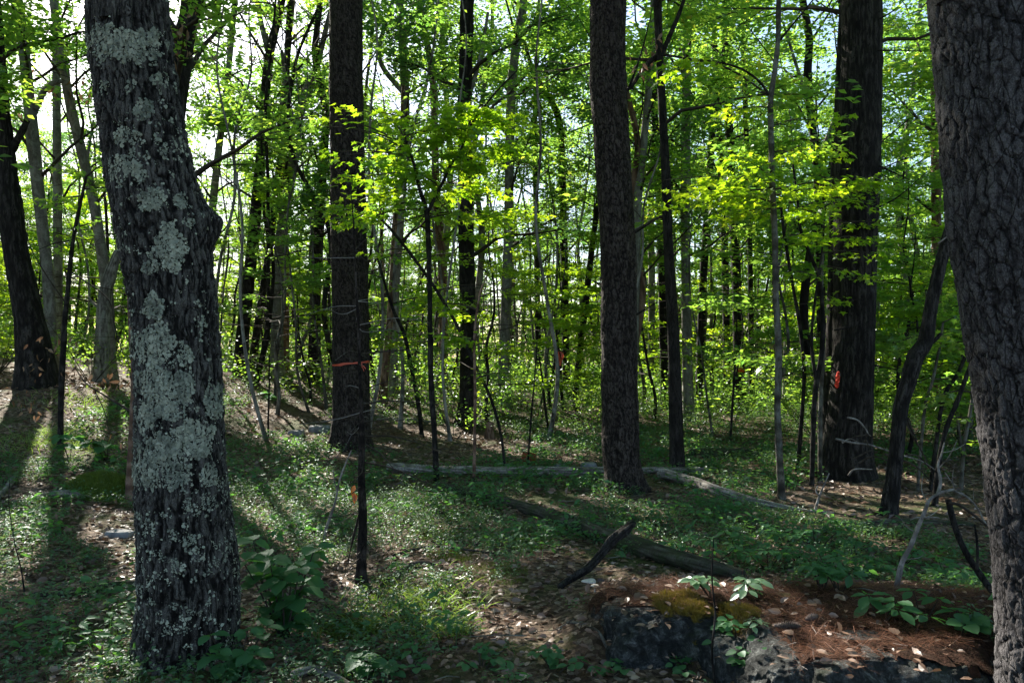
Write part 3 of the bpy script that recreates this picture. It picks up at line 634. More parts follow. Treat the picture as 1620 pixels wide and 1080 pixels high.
# --- named trees of the middle distance:  label, path from base up, depth, top, material, bark style
MID = [
 ('grey_forked', 'grey lichened trunk with a right-hand fork, next to the leaning trunk at the left edge', [(80, 590, 20), (78, 470, 18), (66, 350, 18), (60, 300, 19), (50, 200, 19), (45, 150, 17), (36, 60, 16), (28, 0, 15)], 15.5, 15, 'grey_bark'),
 ('straight_dim', 'straight thin trunk rising just right of the forked grey tree', [(94, 600, 14), (92, 480, 13), (91, 300, 13), (89, 140, 12), (88, 0, 11)], 19, 15, 'grey_bark'),
 ('leaner', 'slim trunk tilting left behind the oak, crossing over the dead grey snag', [(172, 580, 20), (170, 470, 18), (158, 380, 16), (146, 310, 16), (124, 220, 16), (108, 150, 15), (96, 70, 13), (84, 0, 12)], 16.5, 14, 'grey_bark'),
 ('behind_oak', 'gnarled mossy trunk with dry leaf clumps, emerging behind the top of the oak', [(262, 640, 40), (264, 420, 36), (272, 220, 34), (284, 120, 34), (292, 60, 32), (302, 0, 30)], 11.5, 12, 'dark_bark'),
 ('pale_fork', 'pale thin trunk standing right of the oak burl, leaning slightly', [(318, 600, 13), (330, 420, 11), (336, 330, 12), (347, 230, 11), (358, 150, 10), (366, 60, 10), (372, 0, 9)], 24, 14, 'grey_bark'),
 ('crook', 'dark crooked forked trunk midway between the oak and the ribboned pine', [(382, 556, 20), (388, 490, 19), (396, 420, 18), (404, 340, 17), (412, 250, 15), (418, 160, 15), (426, 90, 15), (432, 60, 14), (446, 0, 12)], 20.5, 14, 'dark_bark'),
 ('crook_b', 'thin leaning trunk crossing behind the dark crooked fork', [(402, 556, 12), (416, 460, 11), (428, 380, 11), (436, 310, 11), (448, 200, 10), (455, 80, 10), (459, 0, 9)], 22, 14, 'dark_bark'),
 ('twin_a', 'pale twin trunk left of the ribboned pine, with a fork at mid height', [(438, 560, 20), (440, 450, 19), (444, 380, 18), (454, 320, 17), (464, 250, 16), (474, 180, 14), (486, 140, 13), (500, 110, 10)], 21, 13, 'grey_bark'),
 ('twin_b', 'browner twin trunk touching the pale trunk left of the ribboned pine', [(450, 562, 15), (450, 430, 14), (448, 330, 13), (446, 240, 12), (452, 120, 11), (462, 0, 10)], 22.5, 15, 'red_bark'),
 ('left_of_pine', 'dark straight trunk just left of the ribboned pine', [(498, 592, 20), (498, 500, 17), (500, 420, 17), (506, 330, 16), (512, 240, 15), (516, 180, 13), (506, 130, 11), (498, 80, 10), (506, 0, 9)], 20.5, 13, 'dark_bark'),
 ('grey_upper', 'pale grey trunk right of the ribboned pine behind bright maple leaves', [(620, 620, 16), (624, 480, 15), (632, 360, 15), (640, 220, 15), (640, 130, 14), (636, 60, 12), (632, 0, 11)], 20, 15, 'grey_bark'),
 ('reddish_stub', 'short reddish trunk among saplings right of the ribboned pine', [(606, 628, 13), (612, 560, 12), (617, 500, 11), (622, 420, 10), (626, 330, 8)], 18.5, 9, 'red_bark'),
 ('main_mid', 'nearly black straight trunk halfway between the two central pines', [(738, 672, 30), (740, 620, 26), (740, 500, 24), (738, 400, 24), (736, 270, 24), (735, 180, 23), (737, 90, 23), (739, 0, 22)], 17, 16, 'dark_bark'),
 ('mid_grey', 'mottled grey trunk right of the nearly black trunk', [(796, 612, 18), (800, 500, 17), (804, 380, 16), (806, 250, 15), (810, 130, 15), (820, 50, 14), (828, 0, 13)], 20, 15, 'grey_bark'),
 ('arching', 'thin trunk arching left above, between the mottled grey trunk and the central pine', [(896, 606, 12), (894, 500, 12), (892, 380, 12), (889, 260, 11), (884, 190, 11), (866, 150, 9), (842, 108, 8)], 22, 11, 'dark_bark'),
 ('lean_right', 'short dark trunk leaning right close to the left side of the central pine', [(912, 606, 10), (922, 520, 10), (930, 450, 10), (938, 380, 9), (948, 300, 8)], 20, 9, 'dark_bark'),
 ('behind_mid', 'grey trunk peeping out at the right side of the central pine', [(1000, 640, 15), (1004, 480, 15), (1008, 330, 15), (1018, 230, 13), (1028, 120, 12), (1034, 0, 11)], 17.5, 13, 'grey_bark'),
 ('far_a', 'straight trunk just right of the slender forking trunk', [(1088, 630, 17), (1086, 480, 16), (1084, 300, 15), (1086, 120, 14), (1088, 0, 13)], 19, 15, 'grey_bark'),
 ('far_b', 'pale trunk seen between the slender forking trunk and the tall sapling', [(1030, 600, 11), (1031, 450, 11), (1030, 330, 10), (1036, 160, 9), (1040, 0, 8)], 26, 15, 'grey_bark'),
 ('far_c', 'dark leaning trunk left of the tall sapling on the right', [(1106, 620, 12), (1112, 450, 12), (1120, 330, 12), (1128, 200, 11), (1146, 90, 10), (1168, 0, 9)], 21, 14, 'dark_bark'),
 ('far_orange', 'dark trunk bearing a small orange mark, far back between the slim trunk and tall sapling', [(1171, 644, 17), (1168, 540, 16), (1164, 420, 15), (1158, 300, 14), (1152, 160, 13), (1148, 0, 12)], 22, 15, 'dark_bark'),
 ('far_d', 'thin dark trunk immediately right of the far trunk with the orange mark', [(1189, 644, 9), (1188, 520, 9), (1186, 380, 8), (1180, 200, 8), (1174, 0, 7)], 23, 14, 'dark_bark'),
 ('far_e', 'dim trunk immediately left of the far trunk with the orange mark', [(1150, 640, 12), (1149, 520, 11), (1146, 380, 11), (1140, 240, 10), (1130, 60, 9)], 24, 14, 'dark_bark'),
 ('crown_right', 'kinked dark trunk with a pale side fork, upper right beside the blazed pine', [(1300, 640, 14), (1298, 420, 13), (1292, 260, 13), (1284, 190, 13), (1278, 120, 13), (1280, 60, 12), (1270, 0, 11)], 17, 13, 'dark_bark'),
 ('right_far', 'brown trunk between the blazed pine and the big pine at the right edge', [(1484, 640, 16), (1482, 420, 15), (1481, 300, 15), (1480, 160, 14), (1478, 40, 14), (1476, 0, 13)], 18, 15, 'red_bark'),
 ('right_far_b', 'dim slim trunk right of the blazed pine, half hidden by green leaves', [(1452, 640, 11), (1440, 500, 10), (1420, 300, 10), (1440, 180, 9), (1452, 60, 8)], 24, 14, 'grey_bark'),
 ('far_left', 'grey far trunk left of the grey trunk by the ribboned pine', [(690, 600, 13), (694, 500, 12), (706, 380, 11), (712, 260, 10), (704, 120, 9), (696, 0, 8)], 25, 14, 'grey_bark'),
 ('far_mid', 'thin dark far trunk just right of the mottled grey trunk', [(852, 590, 9), (850, 460, 9), (848, 330, 9), (846, 200, 8), (850, 60, 7)], 25, 13, 'dark_bark'),
 ('dark_pair', 'short thick dark trunk showing behind the slender forking trunk', [(1052, 632, 14), (1050, 540, 14), (1046, 400, 13), (1040, 250, 12), (1030, 100, 10)], 21, 13, 'dark_bark'),
 ('far_base', 'reddish far trunk left of the nearly black straight trunk', [(700, 606, 15), (701, 540, 15), (700, 430, 14), (690, 300, 12), (684, 120, 10)], 21, 13, 'red_bark'),
]
MT = {}
SPOTS = [(r_[0], r_[1]) for r_ in (r_lp[0], r_mp[0], r_dr[0], r_ll[0])]
for k, (key, lab, pts, d, H, mt) in enumerate(MID):
    wpx = pts[0][2]
    r_ = pix_trunk(pts, d, H + (g1(*P(pts[0][0], pts[0][1], d)[:2])) * 0, None, rng=rng)
    o = thing('background_tree', lab, 'tree', (r_[0, 0], r_[0, 1], g1(r_[0, 0], r_[0, 1])))
    trunk('trunk', r_, 22, 120, 'ridge' if mt != 'grey_bark' else '', .012 if wpx > 12 else .006, M[mt], o, flare=.6, fl=.32, seed=20 + k)
    grow(o, r_, rng, 3.6, H, 16, 2.9 if pts[0][0] < 520 else 2.7, 8, 8000 if pts[0][0] < 520 else 6600, .118, .95, .25, 'oval', 'leaf' if k % 4 else 'leaf_dark', .24, .10, rk=.32)
    MT[key] = (o, r_, d); SPOTS.append((r_[0, 0], r_[0, 1]))
for key, pts, w0, w1 in [('grey_forked', [(50, 184), (60, 165), (70, 144), (84, 132), (100, 128)], 12, 7), ('crook', [(424, 80), (414, 40), (406, 0)], 10, 7), ('crook', [(416, 240), (440, 180), (458, 120)], 7, 4), ('twin_a', [(472, 190), (490, 150), (498, 120)], 9, 6), ('twin_a', [(462, 200), (452, 140), (446, 80)], 8, 5),
                         ('crown_right', [(1296, 250), (1320, 190), (1335, 120)], 9, 5), ('crown_right', [(1284, 180), (1262, 110), (1240, 40)], 7, 4), ('grey_upper', [(640, 150), (600, 90), (622, 0)], 9, 6), ('main_mid', [(740, 160), (760, 90), (772, 20)], 8, 5), ('leaner', [(132, 280), (140, 240), (148, 190)], 6, 3), ('left_of_pine', [(514, 185), (540, 120), (560, 40)], 6, 4)]:
    o, r_, d = MT[key]; branch(o, pts, d, w0, w1, 'grey_bark')
blob_on(r_dr, d_dr, 1318.5, 600, 3.2, 27, 'vertical orange paint blaze on the left flank of the thick dark pine on the right', 'paint_blaze', 'paint', 'paint mark', 0)
blob_on(MT['far_orange'][1], MT['far_orange'][2], 1170, 585, 11, 7, 'small orange paint mark on a dark trunk far back right of centre', 'paint_mark', 'paint', 'paint mark', 0)

# dead grey snag left of the oak
d = 15.8; rows = pix_trunk([(160, 598, 26), (162, 540, 22), (166, 470, 20), (176, 430, 18), (184, 405, 13), (186, 396, 9)], d, None)
o = thing('dead_snag', 'pale dead broken snag with a pointed top left of the lichened oak', 'dead tree', (rows[0, 0], d, g1(rows[0, 0], d)))
trunk('trunk', rows, 30, 90, 'ridge', .015, M['grey_bark'], o, seed=60); branch(o, [(164, 486), (150, 482), (140, 470)], d, 6, 3, 'grey_bark')

# fill trees deeper in the wood: a few crowns grown once, each tree a copy with its own stem, turned and scaled
rf = np.random.default_rng(77); FILLM = []
def master(H, z0, nb, L, ntw, nleaf, size, up, droop, shape, r0, prof=None, lat=.22, ver=.08, tilt=.45, wid=1.0, sid=0, rk=.5):
    zz = np.linspace(-.15, H, 9); wob = np.cumsum(rf.normal(0, .017 * H, (9, 2)), 0); wob[0] = 0
    r_ = np.stack([wob[:, 0], wob[:, 1], zz, r0 * (1 - .8 * zz / H)], 1); c = Crown(rf)
    for k in range(nb):
        f = (k + rf.random()) / nb; q = stem_at(r_, z0 + (H - z0) * f); pl = prof(f) if prof else (.55 + .9 * f - 1.1 * f * f) * 1.1
        c.limb(q[:3], k * 2.4 + rf.normal(0, .4), L * pl * rf.uniform(.75, 1.25) + .1, up * rf.uniform(.5, 1.5), max(q[3] * rk, .006), ntw, droop)
    ml = c.leafmesh(nleaf, size, lat, ver, shape, tilt, wid, False)
    ml.org = True
    C, s_ = curve(r_, 60); ms = MB(); n = 14; th_ = np.arange(n) * 2 * PI / n
    T_, U_, W_ = frames(C[:, :3]); R_ = C[:, 3][:, None] * (1 + .7 * np.exp(-s_ / .28))[:, None] * (1 + .06 * vnoise(np.stack([np.cos(th_)[None] * 2 + 0 * s_[:, None], np.sin(th_)[None] * 2 + 0 * s_[:, None], s_[:, None] * 3 + 0 * th_[None]], -1).reshape(-1, 3), sid).reshape(60, n))
    Vv = C[:, None, :3] + R_[..., None] * (np.cos(th_)[None, :, None] * U_[:, None] + np.sin(th_)[None, :, None] * W_[:, None])
    ms.add(Vv.reshape(-1, 3), grid_faces(60, n), np.clip(.5 + .6 * vnoise(Vv.reshape(-1, 3) * [20, 20, 4], 3), 0, 1)); return ms, c.wood, ml
def far_from_holes(x, y, z, rmin):
    c = np.array([x, y, z])
    for T, r in HOLES:
        if r < .7: continue
        dv = c - T; s = dv @ SUNV
        if s > 1 and np.linalg.norm(dv - s * SUNV) < rmin: return False
    return True
for k in range(7):
    a, b, c = master(rf.uniform(11, 15.5), 2.6, 17, 2.7, 8, 9000, .125, .9, .25, 'oval', [.075, .11, .06, .09, .05, .08, .065][k], lat=.26, ver=.11, sid=k, rk=.3)
    FILLM.append([mm.data(nm, M[mt], np.zeros(3), sm) for mm, nm, mt, sm in ((a, 'trunk_mesh', ['dark_bark', 'grey_bark', 'thin_bark', 'red_bark'][k % 4], True), (b, 'limb_mesh', 'twig', True), (c, 'crown_mesh', ['leaf', 'leaf_dark', 'leaf'][k % 3], False))] + [(c, 4)])
NCULL = [0]
def place(ms, name, label, cat, group, loc, rz, sc, names=('trunk', 'limbs', 'crown'), cull=True):
    o = thing(name, label, cat, loc, group); o.rotation_euler = (0, 0, rz); o.scale = sc; ca, sa = math.cos(rz), math.sin(rz)
    for me, nm in zip(ms, names):
        if nm == 'crown' and cull:      # leaves that would stand in a canopy gap are left off this copy
            lm, k = ms[3]; V = np.concatenate(lm.V); n = len(V) // k; B = V.reshape(n, k, 3)[:, 0] * sc; B = np.stack([B[:, 0] * ca - B[:, 1] * sa, B[:, 0] * sa + B[:, 1] * ca, B[:, 2]], 1) + np.asarray(loc)
            kp = sunhole(B)
            if kp.mean() < .04: continue
            if kp.mean() < .975:
                A = np.concatenate(lm.A); m2 = MB(); kv = np.repeat(kp, k); idx = np.cumsum(kv) - 1
                m2.V = [V[kv]]; m2.A = [A[kv]]; m2.n = int(kv.sum()); m2.F = []; m2.M = []
                for F in lm.F:
                    f = F[kv[F[:, 0]]]; m2.F.append(idx[f]); m2.M.append(np.zeros(len(f), int))
                me = m2.data('crown_mesh', me.materials[0], np.zeros(3), False); NCULL[0] += 1
        c = bpy.data.objects.new(nm, me); COL.objects.link(c); c.parent = o
        if nm == 'limbs': c['kind'] = 'stuff'
    return o
for k, (px, dpt, sc_k) in enumerate([(262, 17.5, 1.15), (285, 22.5, 1.2), (552, 18.5, 1.1), (556, 24.5, 1.2), (252, 27, 1.2), (976, 17, 1.1), (738, 23, 1.1), (1350, 16, 1.1)]):  # added trees hidden behind nearer stems, their crowns put here to shade the clearing
    x = (px - CX) / FPX * dpt; SPOTS.append((x, dpt)); place(FILLM[(k * 2) % 7], 'background_tree', 'slim tree added to shade the clearing', 'tree', 'slim trees deep in the backlit wood', (x, dpt, g1(x, dpt)), k * 1.1, (sc_k * 1.15, sc_k * 1.15, sc_k))
for k in range(12):
    px = rf.uniform(330, 800); dpt = rf.uniform(29, 46); x = (px - CX) / FPX * dpt; SPOTS.append((x, dpt)); q_ = rf.uniform(.8, 1.1); place(FILLM[k % 7], 'background_tree', 'slim tree added to shade the clearing', 'tree', 'slim trees deep in the backlit wood', (x, dpt, g1(x, dpt)), k * 1.7, (q_, q_, q_))
POLE = []
for k in range(5):
    a, b, c = master([9, 10.5, 12, 8, 11][k], [3.5, 4.5, 5, 2.5, 4][k], 9, 1.3, 5, 1300, .11, .7, .2, 'oval', [.030, .038, .05, .024, .034][k], lat=.2, ver=.07, sid=k + 9)
    POLE.append([mm.data(nm, M[mt], np.zeros(3), sm) for mm, nm, mt, sm in ((a, 'trunk_mesh', ['thin_bark', 'grey_bark', 'dark_bark', 'thin_bark', 'grey_bark'][k], True), (b, 'limb_mesh', 'twig', True), (c, 'crown_mesh', 'leaf', False))] + [(c, 4)])
npl = 0
for tries in range(4000):
    if npl >= 95: break
    dpt = 12.5 + 24 * rf.random() ** .9; px = rf.uniform(-60, 1660) if rf.random() < .6 else rf.uniform(330, 900); x = (px - CX) / FPX * dpt
    if any((x - a) ** 2 + (dpt - b) ** 2 < .6 ** 2 for a, b in SPOTS) or (dpt < 15 and (px < 420 or 900 < px < 1250)): continue
    SPOTS.append((x, dpt)); npl += 1; q_ = rf.uniform(.85, 1.15); o = place(POLE[npl % 5], 'pole_tree', 'slender pole', 'tree', 'slender poles standing among the trees', (x, dpt, g1(x, dpt) - .05), rf.uniform(0, 6.28), (q_, q_, q_)); o.rotation_euler = (rf.normal(0, .035), rf.normal(0, .05), rf.uniform(0, 6.28))
nfill = 0
for tries in range(6000):
    if nfill >= 115: break
    dpt = 16 + 31 * rf.random() ** .8; px = rf.uniform(-500, 2150); x = (px - CX) / FPX * dpt
    if any((x - a) ** 2 + (dpt - b) ** 2 < 1.2 ** 2 for a, b in SPOTS): continue
    if dpt < 23 and -50 < px < 1600: continue
    gz = g1(x, dpt)
    SPOTS.append((x, dpt)); nfill += 1; k = rf.uniform(.8, 1.1)
    place(FILLM[nfill % 7], 'background_tree', 'slim tree added to shade the clearing', 'tree', 'slim trees deep in the backlit wood', (x, dpt, gz), rf.uniform(0, 6.28), (k * rf.uniform(.8, 1.2), k * rf.uniform(.8, 1.2), k))
for k, (x, y) in enumerate([(-5.2, 6.5), (-9, 9), (-7.5, 4), (-12, 14), (4.6, 5.8), (8, 8.5), (9.5, 12.5), (12, 16), (-4.5, 1.0), (5, 1.5), (0.8, -2.5), (-14, 20), (14, 22), (-10, 12.5), (-17, 17), (-15, 9)]):
    place(FILLM[k % 7], 'woodland_tree', 'tall woodland tree standing beyond the side of the view', 'tree', 'trees around the clearing', (x, y, g1(x, y)), k * 1.3, (1.1, 1.1, 1.1))
# ================================================================ saplings and understorey
rs = np.random.default_rng(21)
def spray_leaves(segs, n, size, lat, ver, shape, mat, parent, tilt=.35, cull=True, name='crown', rng=rs, wid=1.0, vb=0.0):
    """segs: list of (A, B) world points; leafy flat sprays laid along them"""
    A = np.array([s_[0] for s_ in segs]); B = np.array([s_[1] for s_ in segs]); L = np.linalg.norm(B - A, axis=1) + .1
    k = rng.choice(len(A), n, p=L / L.sum()); u = rng.uniform(0, 1.06, n)[:, None]; d = nrm(B[k] - A[k]); side = nrm(np.cross(d, [0, 0, 1.]))
    sg = rng.normal(0, lat, n)[:, None]; pos = A[k] + (B[k] - A[k]) * u + side * sg; pos[:, 2] += rng.normal(0, ver, n) - np.abs(sg[:, 0]) * .18
    D = nrm(d * .6 + side * np.sign(sg) * rng.uniform(.3, 1.2, (n, 1)) + rng.normal(0, .3, (n, 3)) + [0, 0, -.15]); N = nrm(rng.normal(0, tilt, (n, 3)) + [0, 0, 1.])
    S = size * rng.uniform(.65, 1.25, n)
    if cull: kp = sunhole(pos); pos, D, N, S, k = pos[kp], D[kp], N[kp], S[kp], k[kp]
    v = np.clip(rng.random(len(A))[k] * .6 + rng.random(len(pos)) * .4 + vb, 0, 1); mb = MB(); leaves(mb, pos, D, N, S, shape, wid, v); return mb.build(name, M[mat], parent)
def stem(name, label, cat, pts, depth=None, mat='thin_bark', group=None, dd=0, sides=12):
    d = depth or base_depth(pts[0][0], pts[0][1]); k = len(pts)
    q = np.array([[*P(px, py, d + dd * i / (k - 1)), .5 * wd / FPX * d] for i, (px, py, wd) in enumerate(pts)]); q[0, 2] = min(q[0, 2], g1(q[0, 0], q[0, 1]) - .04)
    o = thing(name, label, cat, (q[0, 0], q[0, 1], g1(q[0, 0], q[0, 1])), group); C, s_ = curve(q, 14 * k)
    r = C[:, 3] * (1 + .10 * vnoise(C[:, :3] * 12, 3)) * (1 + .5 * np.exp(-s_ / .06)); Cp = C[:, :3] + .004 * np.stack([vnoise(C[:, :3] * 4, 5), vnoise(C[:, :3] * 4, 6), 0 * r], 1)
    mb = MB(); tube(mb, Cp, np.maximum(r, .0015), sides, np.clip(.5 + .5 * vnoise(C[:, :3] * 22, 8), 0, 1).repeat(sides)); mb.build('stem', M[mat], o, smooth=True); return o, d, C
def pixspray(o, d, lst, n, size, lat=.28, ver=.035, shape='maple', mat='leaf_bright', sub=4, w=3, stems=True, dz=.5, vb=0.0):
    segs = []
    for (x0, y0, x1, y1) in lst:
        dd = rs.uniform(-dz, dz); A = P(x0, y0, d); B = P(x1, y1, d + dd); segs.append((A, B)); L = np.linalg.norm(B - A)
        if stems:
            mid = (A + B) / 2 + [0, 0, .05 * L]; mb = MB(); C, _ = curve(np.array([A, mid, B]), 9); tube(mb, C, np.linspace(w, 1, 9) * .5 / FPX * d, 5); mb.build('branch', M['twig'], o, smooth=True)
        for j in range(sub):
            f = rs.uniform(.25, .95); q = A + (B - A) * f; a = math.atan2(B[1] - A[1], B[0] - A[0]) + rs.choice([-1, 1]) * rs.uniform(.5, 1.2); l = L * rs.uniform(.25, .5)
            segs.append((q, q + l * np.array([math.cos(a), math.sin(a), rs.normal(0, .06)])))
    return spray_leaves(segs, n, size, lat * .5, ver, shape, mat, o, vb=vb)

sp1, d1, C1 = stem('maple_sapling', 'young maple sapling forking into a Y, spreading bright green layers before the ribboned pine', 'sapling',
    [(691, 764, 9), (688, 700, 9), (682, 600, 9), (680, 480, 8), (678, 400, 8), (675, 338, 8), (664, 300, 6), (655, 260, 5), (644, 230, 4), (640, 205, 3)], mat='dark_bark')
branch(sp1, [(675, 340), (688, 312), (702, 285), (712, 262), (728, 240), (744, 200), (765, 170), (790, 140), (818, 112)], d1, 6, 2.5, 'dark_bark')
branch(sp1, [(690, 312), (705, 330), (722, 346)], d1, 2, 1.5); branch(sp1, [(678, 345), (720, 338), (775, 348)], d1, 2.5, 1.2); branch(sp1, [(676, 338), (640, 350), (600, 368)], d1, 2.5, 1.2)
pixspray(sp1, d1, [(648, 232, 522, 186), (650, 240, 560, 205), (652, 250, 536, 240), (640, 205, 700, 186), (645, 225, 610, 180), (660, 275, 560, 285), (655, 262, 740, 240), (664, 300, 580, 315), (668, 310, 760, 290), (672, 330, 560, 352), (676, 338, 790, 345), (640, 215, 745, 205), (728, 240, 800, 232),
                    (744, 200, 820, 190), (765, 170, 700, 175), (710, 265, 770, 262), (660, 190, 540, 178), (700, 190, 790, 176), (690, 290, 620, 262), (744, 215, 690, 225)], 3300, .098, .34, .04, sub=5)
pixspray(sp1, d1, [(640, 225, 500, 200), (650, 245, 525, 250), (670, 320, 600, 330)], 320, .10, .30, .03, 'maple', 'leaf', sub=4)
sp2, d2, _ = stem('maple_sapling', 'slanting thin maple stem crossing in front of the Y-forked sapling', 'sapling', [(800, 752, 4), (793, 690, 4.5), (776, 630, 5), (748, 570, 5), (715, 500, 5), (672, 432, 5), (620, 365, 4.5), (585, 330, 4), (560, 300, 2.5)], mat='dark_bark')
pixspray(sp2, d2, [(600, 350, 545, 350), (640, 395, 600, 400), (690, 460, 760, 450), (660, 415, 720, 400), (585, 330, 520, 330)], 420, .095, .3)
sp3, d3, _ = stem('maple_sapling', 'pale thin upright stem with leaves at mid height, right of the Y-forked sapling', 'sapling', [(749, 772, 6), (751, 690, 5), (752, 620, 4.5), (750, 540, 4), (758, 470, 3), (772, 430, 2)], mat='red_bark')
pixspray(sp3, d3, [(752, 540, 690, 530), (752, 520, 820, 515), (755, 490, 700, 480), (758, 470, 810, 455), (751, 600, 800, 590), (770, 430, 740, 415)], 620, .09, .3)
sp4, d4, _ = stem('maple_sapling', 'thin dark leaning sapling just right of the ribboned pine', 'sapling', [(668, 692, 7), (662, 640, 7), (652, 590, 6), (640, 530, 6), (622, 490, 5), (606, 440, 4), (592, 390, 3)], mat='dark_bark')
pixspray(sp4, d4, [(640, 530, 590, 520), (652, 560, 720, 550), (622, 480, 690, 470), (606, 440, 560, 430), (600, 410, 660, 400)], 560, .09, .3, mat='leaf')
# tall sapling on the right and its neighbours
tsap, dts, _ = stem('beech_sapling', 'tall slender wavy sapling left of the blazed pine, top to bottom of the wood', 'sapling', [(1237, 790, 12), (1232, 700, 11), (1230, 640, 10), (1232, 560, 11), (1228, 480, 10), (1226, 380, 10), (1222, 300, 10), (1220, 210, 9), (1219, 160, 9), (1226, 110, 8), (1231, 60, 8), (1232, 0, 8), (1233, -50, 6)], mat='thin_bark')
branch(tsap, [(1218, 152), (1200, 128), (1170, 108), (1130, 98), (1080, 92), (1046, 88)], dts, 4.5, 1.5, 'dark_bark'); branch(tsap, [(1229, 70), (1245, 50), (1270, 20), (1290, -5)], dts, 4, 2, 'dark_bark')
pixspray(tsap, dts, [(1225, 320, 1060, 300), (1222, 300, 1100, 318), (1225, 330, 1145, 345), (1222, 310, 1330, 300), (1222, 330, 1300, 340), (1222, 260, 1150, 250), (1222, 240, 1310, 250), (1220, 200, 1290, 190), (1219, 170, 1150, 180), (1140, 100, 1060, 112), (1222, 280, 1170, 280), (1226, 380, 1300, 372), (1222, 290, 1050, 285), (1222, 300, 1380, 288)], 1900, .085, .3, .03)
pixspray(tsap, dts, [(1222, 280, 1130, 230), (1222, 250, 1330, 215), (1218, 150, 1120, 140)], 400, .085, .3, .06, 'oval', 'leaf')
s5, d5, _ = stem('sapling', 'dark curving sapling leaning left, between the tall wavy sapling and the blazed pine', 'sapling', [(1262, 742, 7), (1268, 660, 6.5), (1272, 590, 6), (1266, 520, 6), (1254, 450, 5), (1242, 380, 5), (1236, 330, 4)], mat='dark_bark')
s6, d6, _ = stem('sapling', 'dark forked sapling bending right, hugging the left side of the blazed pine', 'sapling', [(1284, 770, 8), (1286, 690, 8), (1290, 620, 8), (1300, 555, 8), (1301, 490, 7), (1296, 440, 6), (1280, 400, 5), (1266, 360, 5), (1262, 320, 4), (1254, 260, 3)], mat='dark_bark')
branch(s6, [(1292, 610), (1284, 540), (1290, 470), (1300, 400), (1306, 330)], d6, 6, 2, 'dark_bark')
pixspray(s6, d6, [(1262, 330, 1320, 320), (1300, 360, 1392, 352), (1300, 330, 1400, 292), (1300, 400, 1388, 402), (1298, 300, 1390, 330), (1296, 440, 1240, 430), (1300, 280, 1385, 300), (1302, 420, 1370, 440), (1300, 380, 1385, 380)], 620, .075, .26, .025)
s7, d7, _ = stem('sapling', 'thin grey upright sapling touching the left edge of the blazed pine', 'sapling', [(1297, 720, 7), (1298, 640, 7), (1302, 560, 6), (1300, 470, 5), (1302, 400, 4)], depth=10.1, mat='thin_bark')
pixspray(s7, d7, [(1302, 480, 1340, 470), (1302, 460, 1322, 490)], 50, .10, .2)
# left side saplings
s8, d8, _ = stem('sapling', 'dark thin sapling leaning right in front of the leaf-lit bank at the left', 'sapling', [(95, 716, 9), (96, 640, 8.5), (98, 590, 9), (102, 520, 8), (108, 450, 7), (116, 380, 6), (128, 320, 5), (136, 280, 4)], mat='dark_bark', depth=9.5)
branch(s8, [(104, 480), (70, 430), (46, 385), (44, 350), (56, 340)], d8, 2.5, 1.2); branch(s8, [(104, 425), (135, 445), (172, 475), (182, 520), (195, 560)], d8, 2.5, 1.5)
pixspray(s8, d8, [(128, 310, 70, 330), (130, 300, 190, 300), (116, 380, 60, 395), (120, 360, 170, 350), (136, 280, 100, 262), (136, 280, 180, 255)], 420, .08, .3, mat='leaf')
s9, d9, _ = stem('sapling', 'reddish sapling half hidden behind the left side of the oak', 'sapling', [(204, 792, 14), (207, 720, 11), (211, 650, 11), (212, 580, 10), (208, 510, 10), (204, 440, 9), (200, 380, 8)], mat='red_bark')
branch(s9, [(206, 650), (190, 640), (160, 622), (135, 605), (118, 580)], d9, 4, 1.5); branch(s9, [(150, 618), (165, 650), (172, 680)], d9, 2, 1)
def dry(parent, px, py, d, n=26, size=.12, sx=.16, sz=.16):
    q = P(px, py, d); pos = q + rs.normal(0, 1, (n, 3)) * [sx, sx, sz]; mb = MB()
    leaves(mb, pos, rs.normal(0, .4, (n, 3)) + [0, 0, -1.], nrm(rs.normal(0, 1, (n, 3)) * [1, 1, .2]), size * rs.uniform(.6, 1.2, n), 'ovate', .8, None, rs)
    o = mb.build('dry_leaves', M['brown_leaf'], parent); o['kind'] = 'stuff'
for (px, py) in [(40, 592), (100, 545), (70, 560), (112, 590), (45, 640), (150, 600), (60, 660), (215, 690), (185, 610)]: dry(s8 if px < 140 else s9, px, py, d8 if px < 140 else d9, 9, .085, .09, .09)
for key, px, py in [('behind_oak', 286, 70), ('behind_oak', 290, 40), ('crook', 412, 80), ('crook', 440, 20), ('leaner', 108, 140), ('twin_b', 480, 45), ('grey_forked', 24, 150)]: dry(MT[key][0], px, py, MT[key][2] - .4, 22, .16, .22, .2)
dry(th, 1040, 78, d_th, 26, .11, .13, .11); dry(mp, 1012, 100, d_mp + .3, 10, .1, .08, .08)

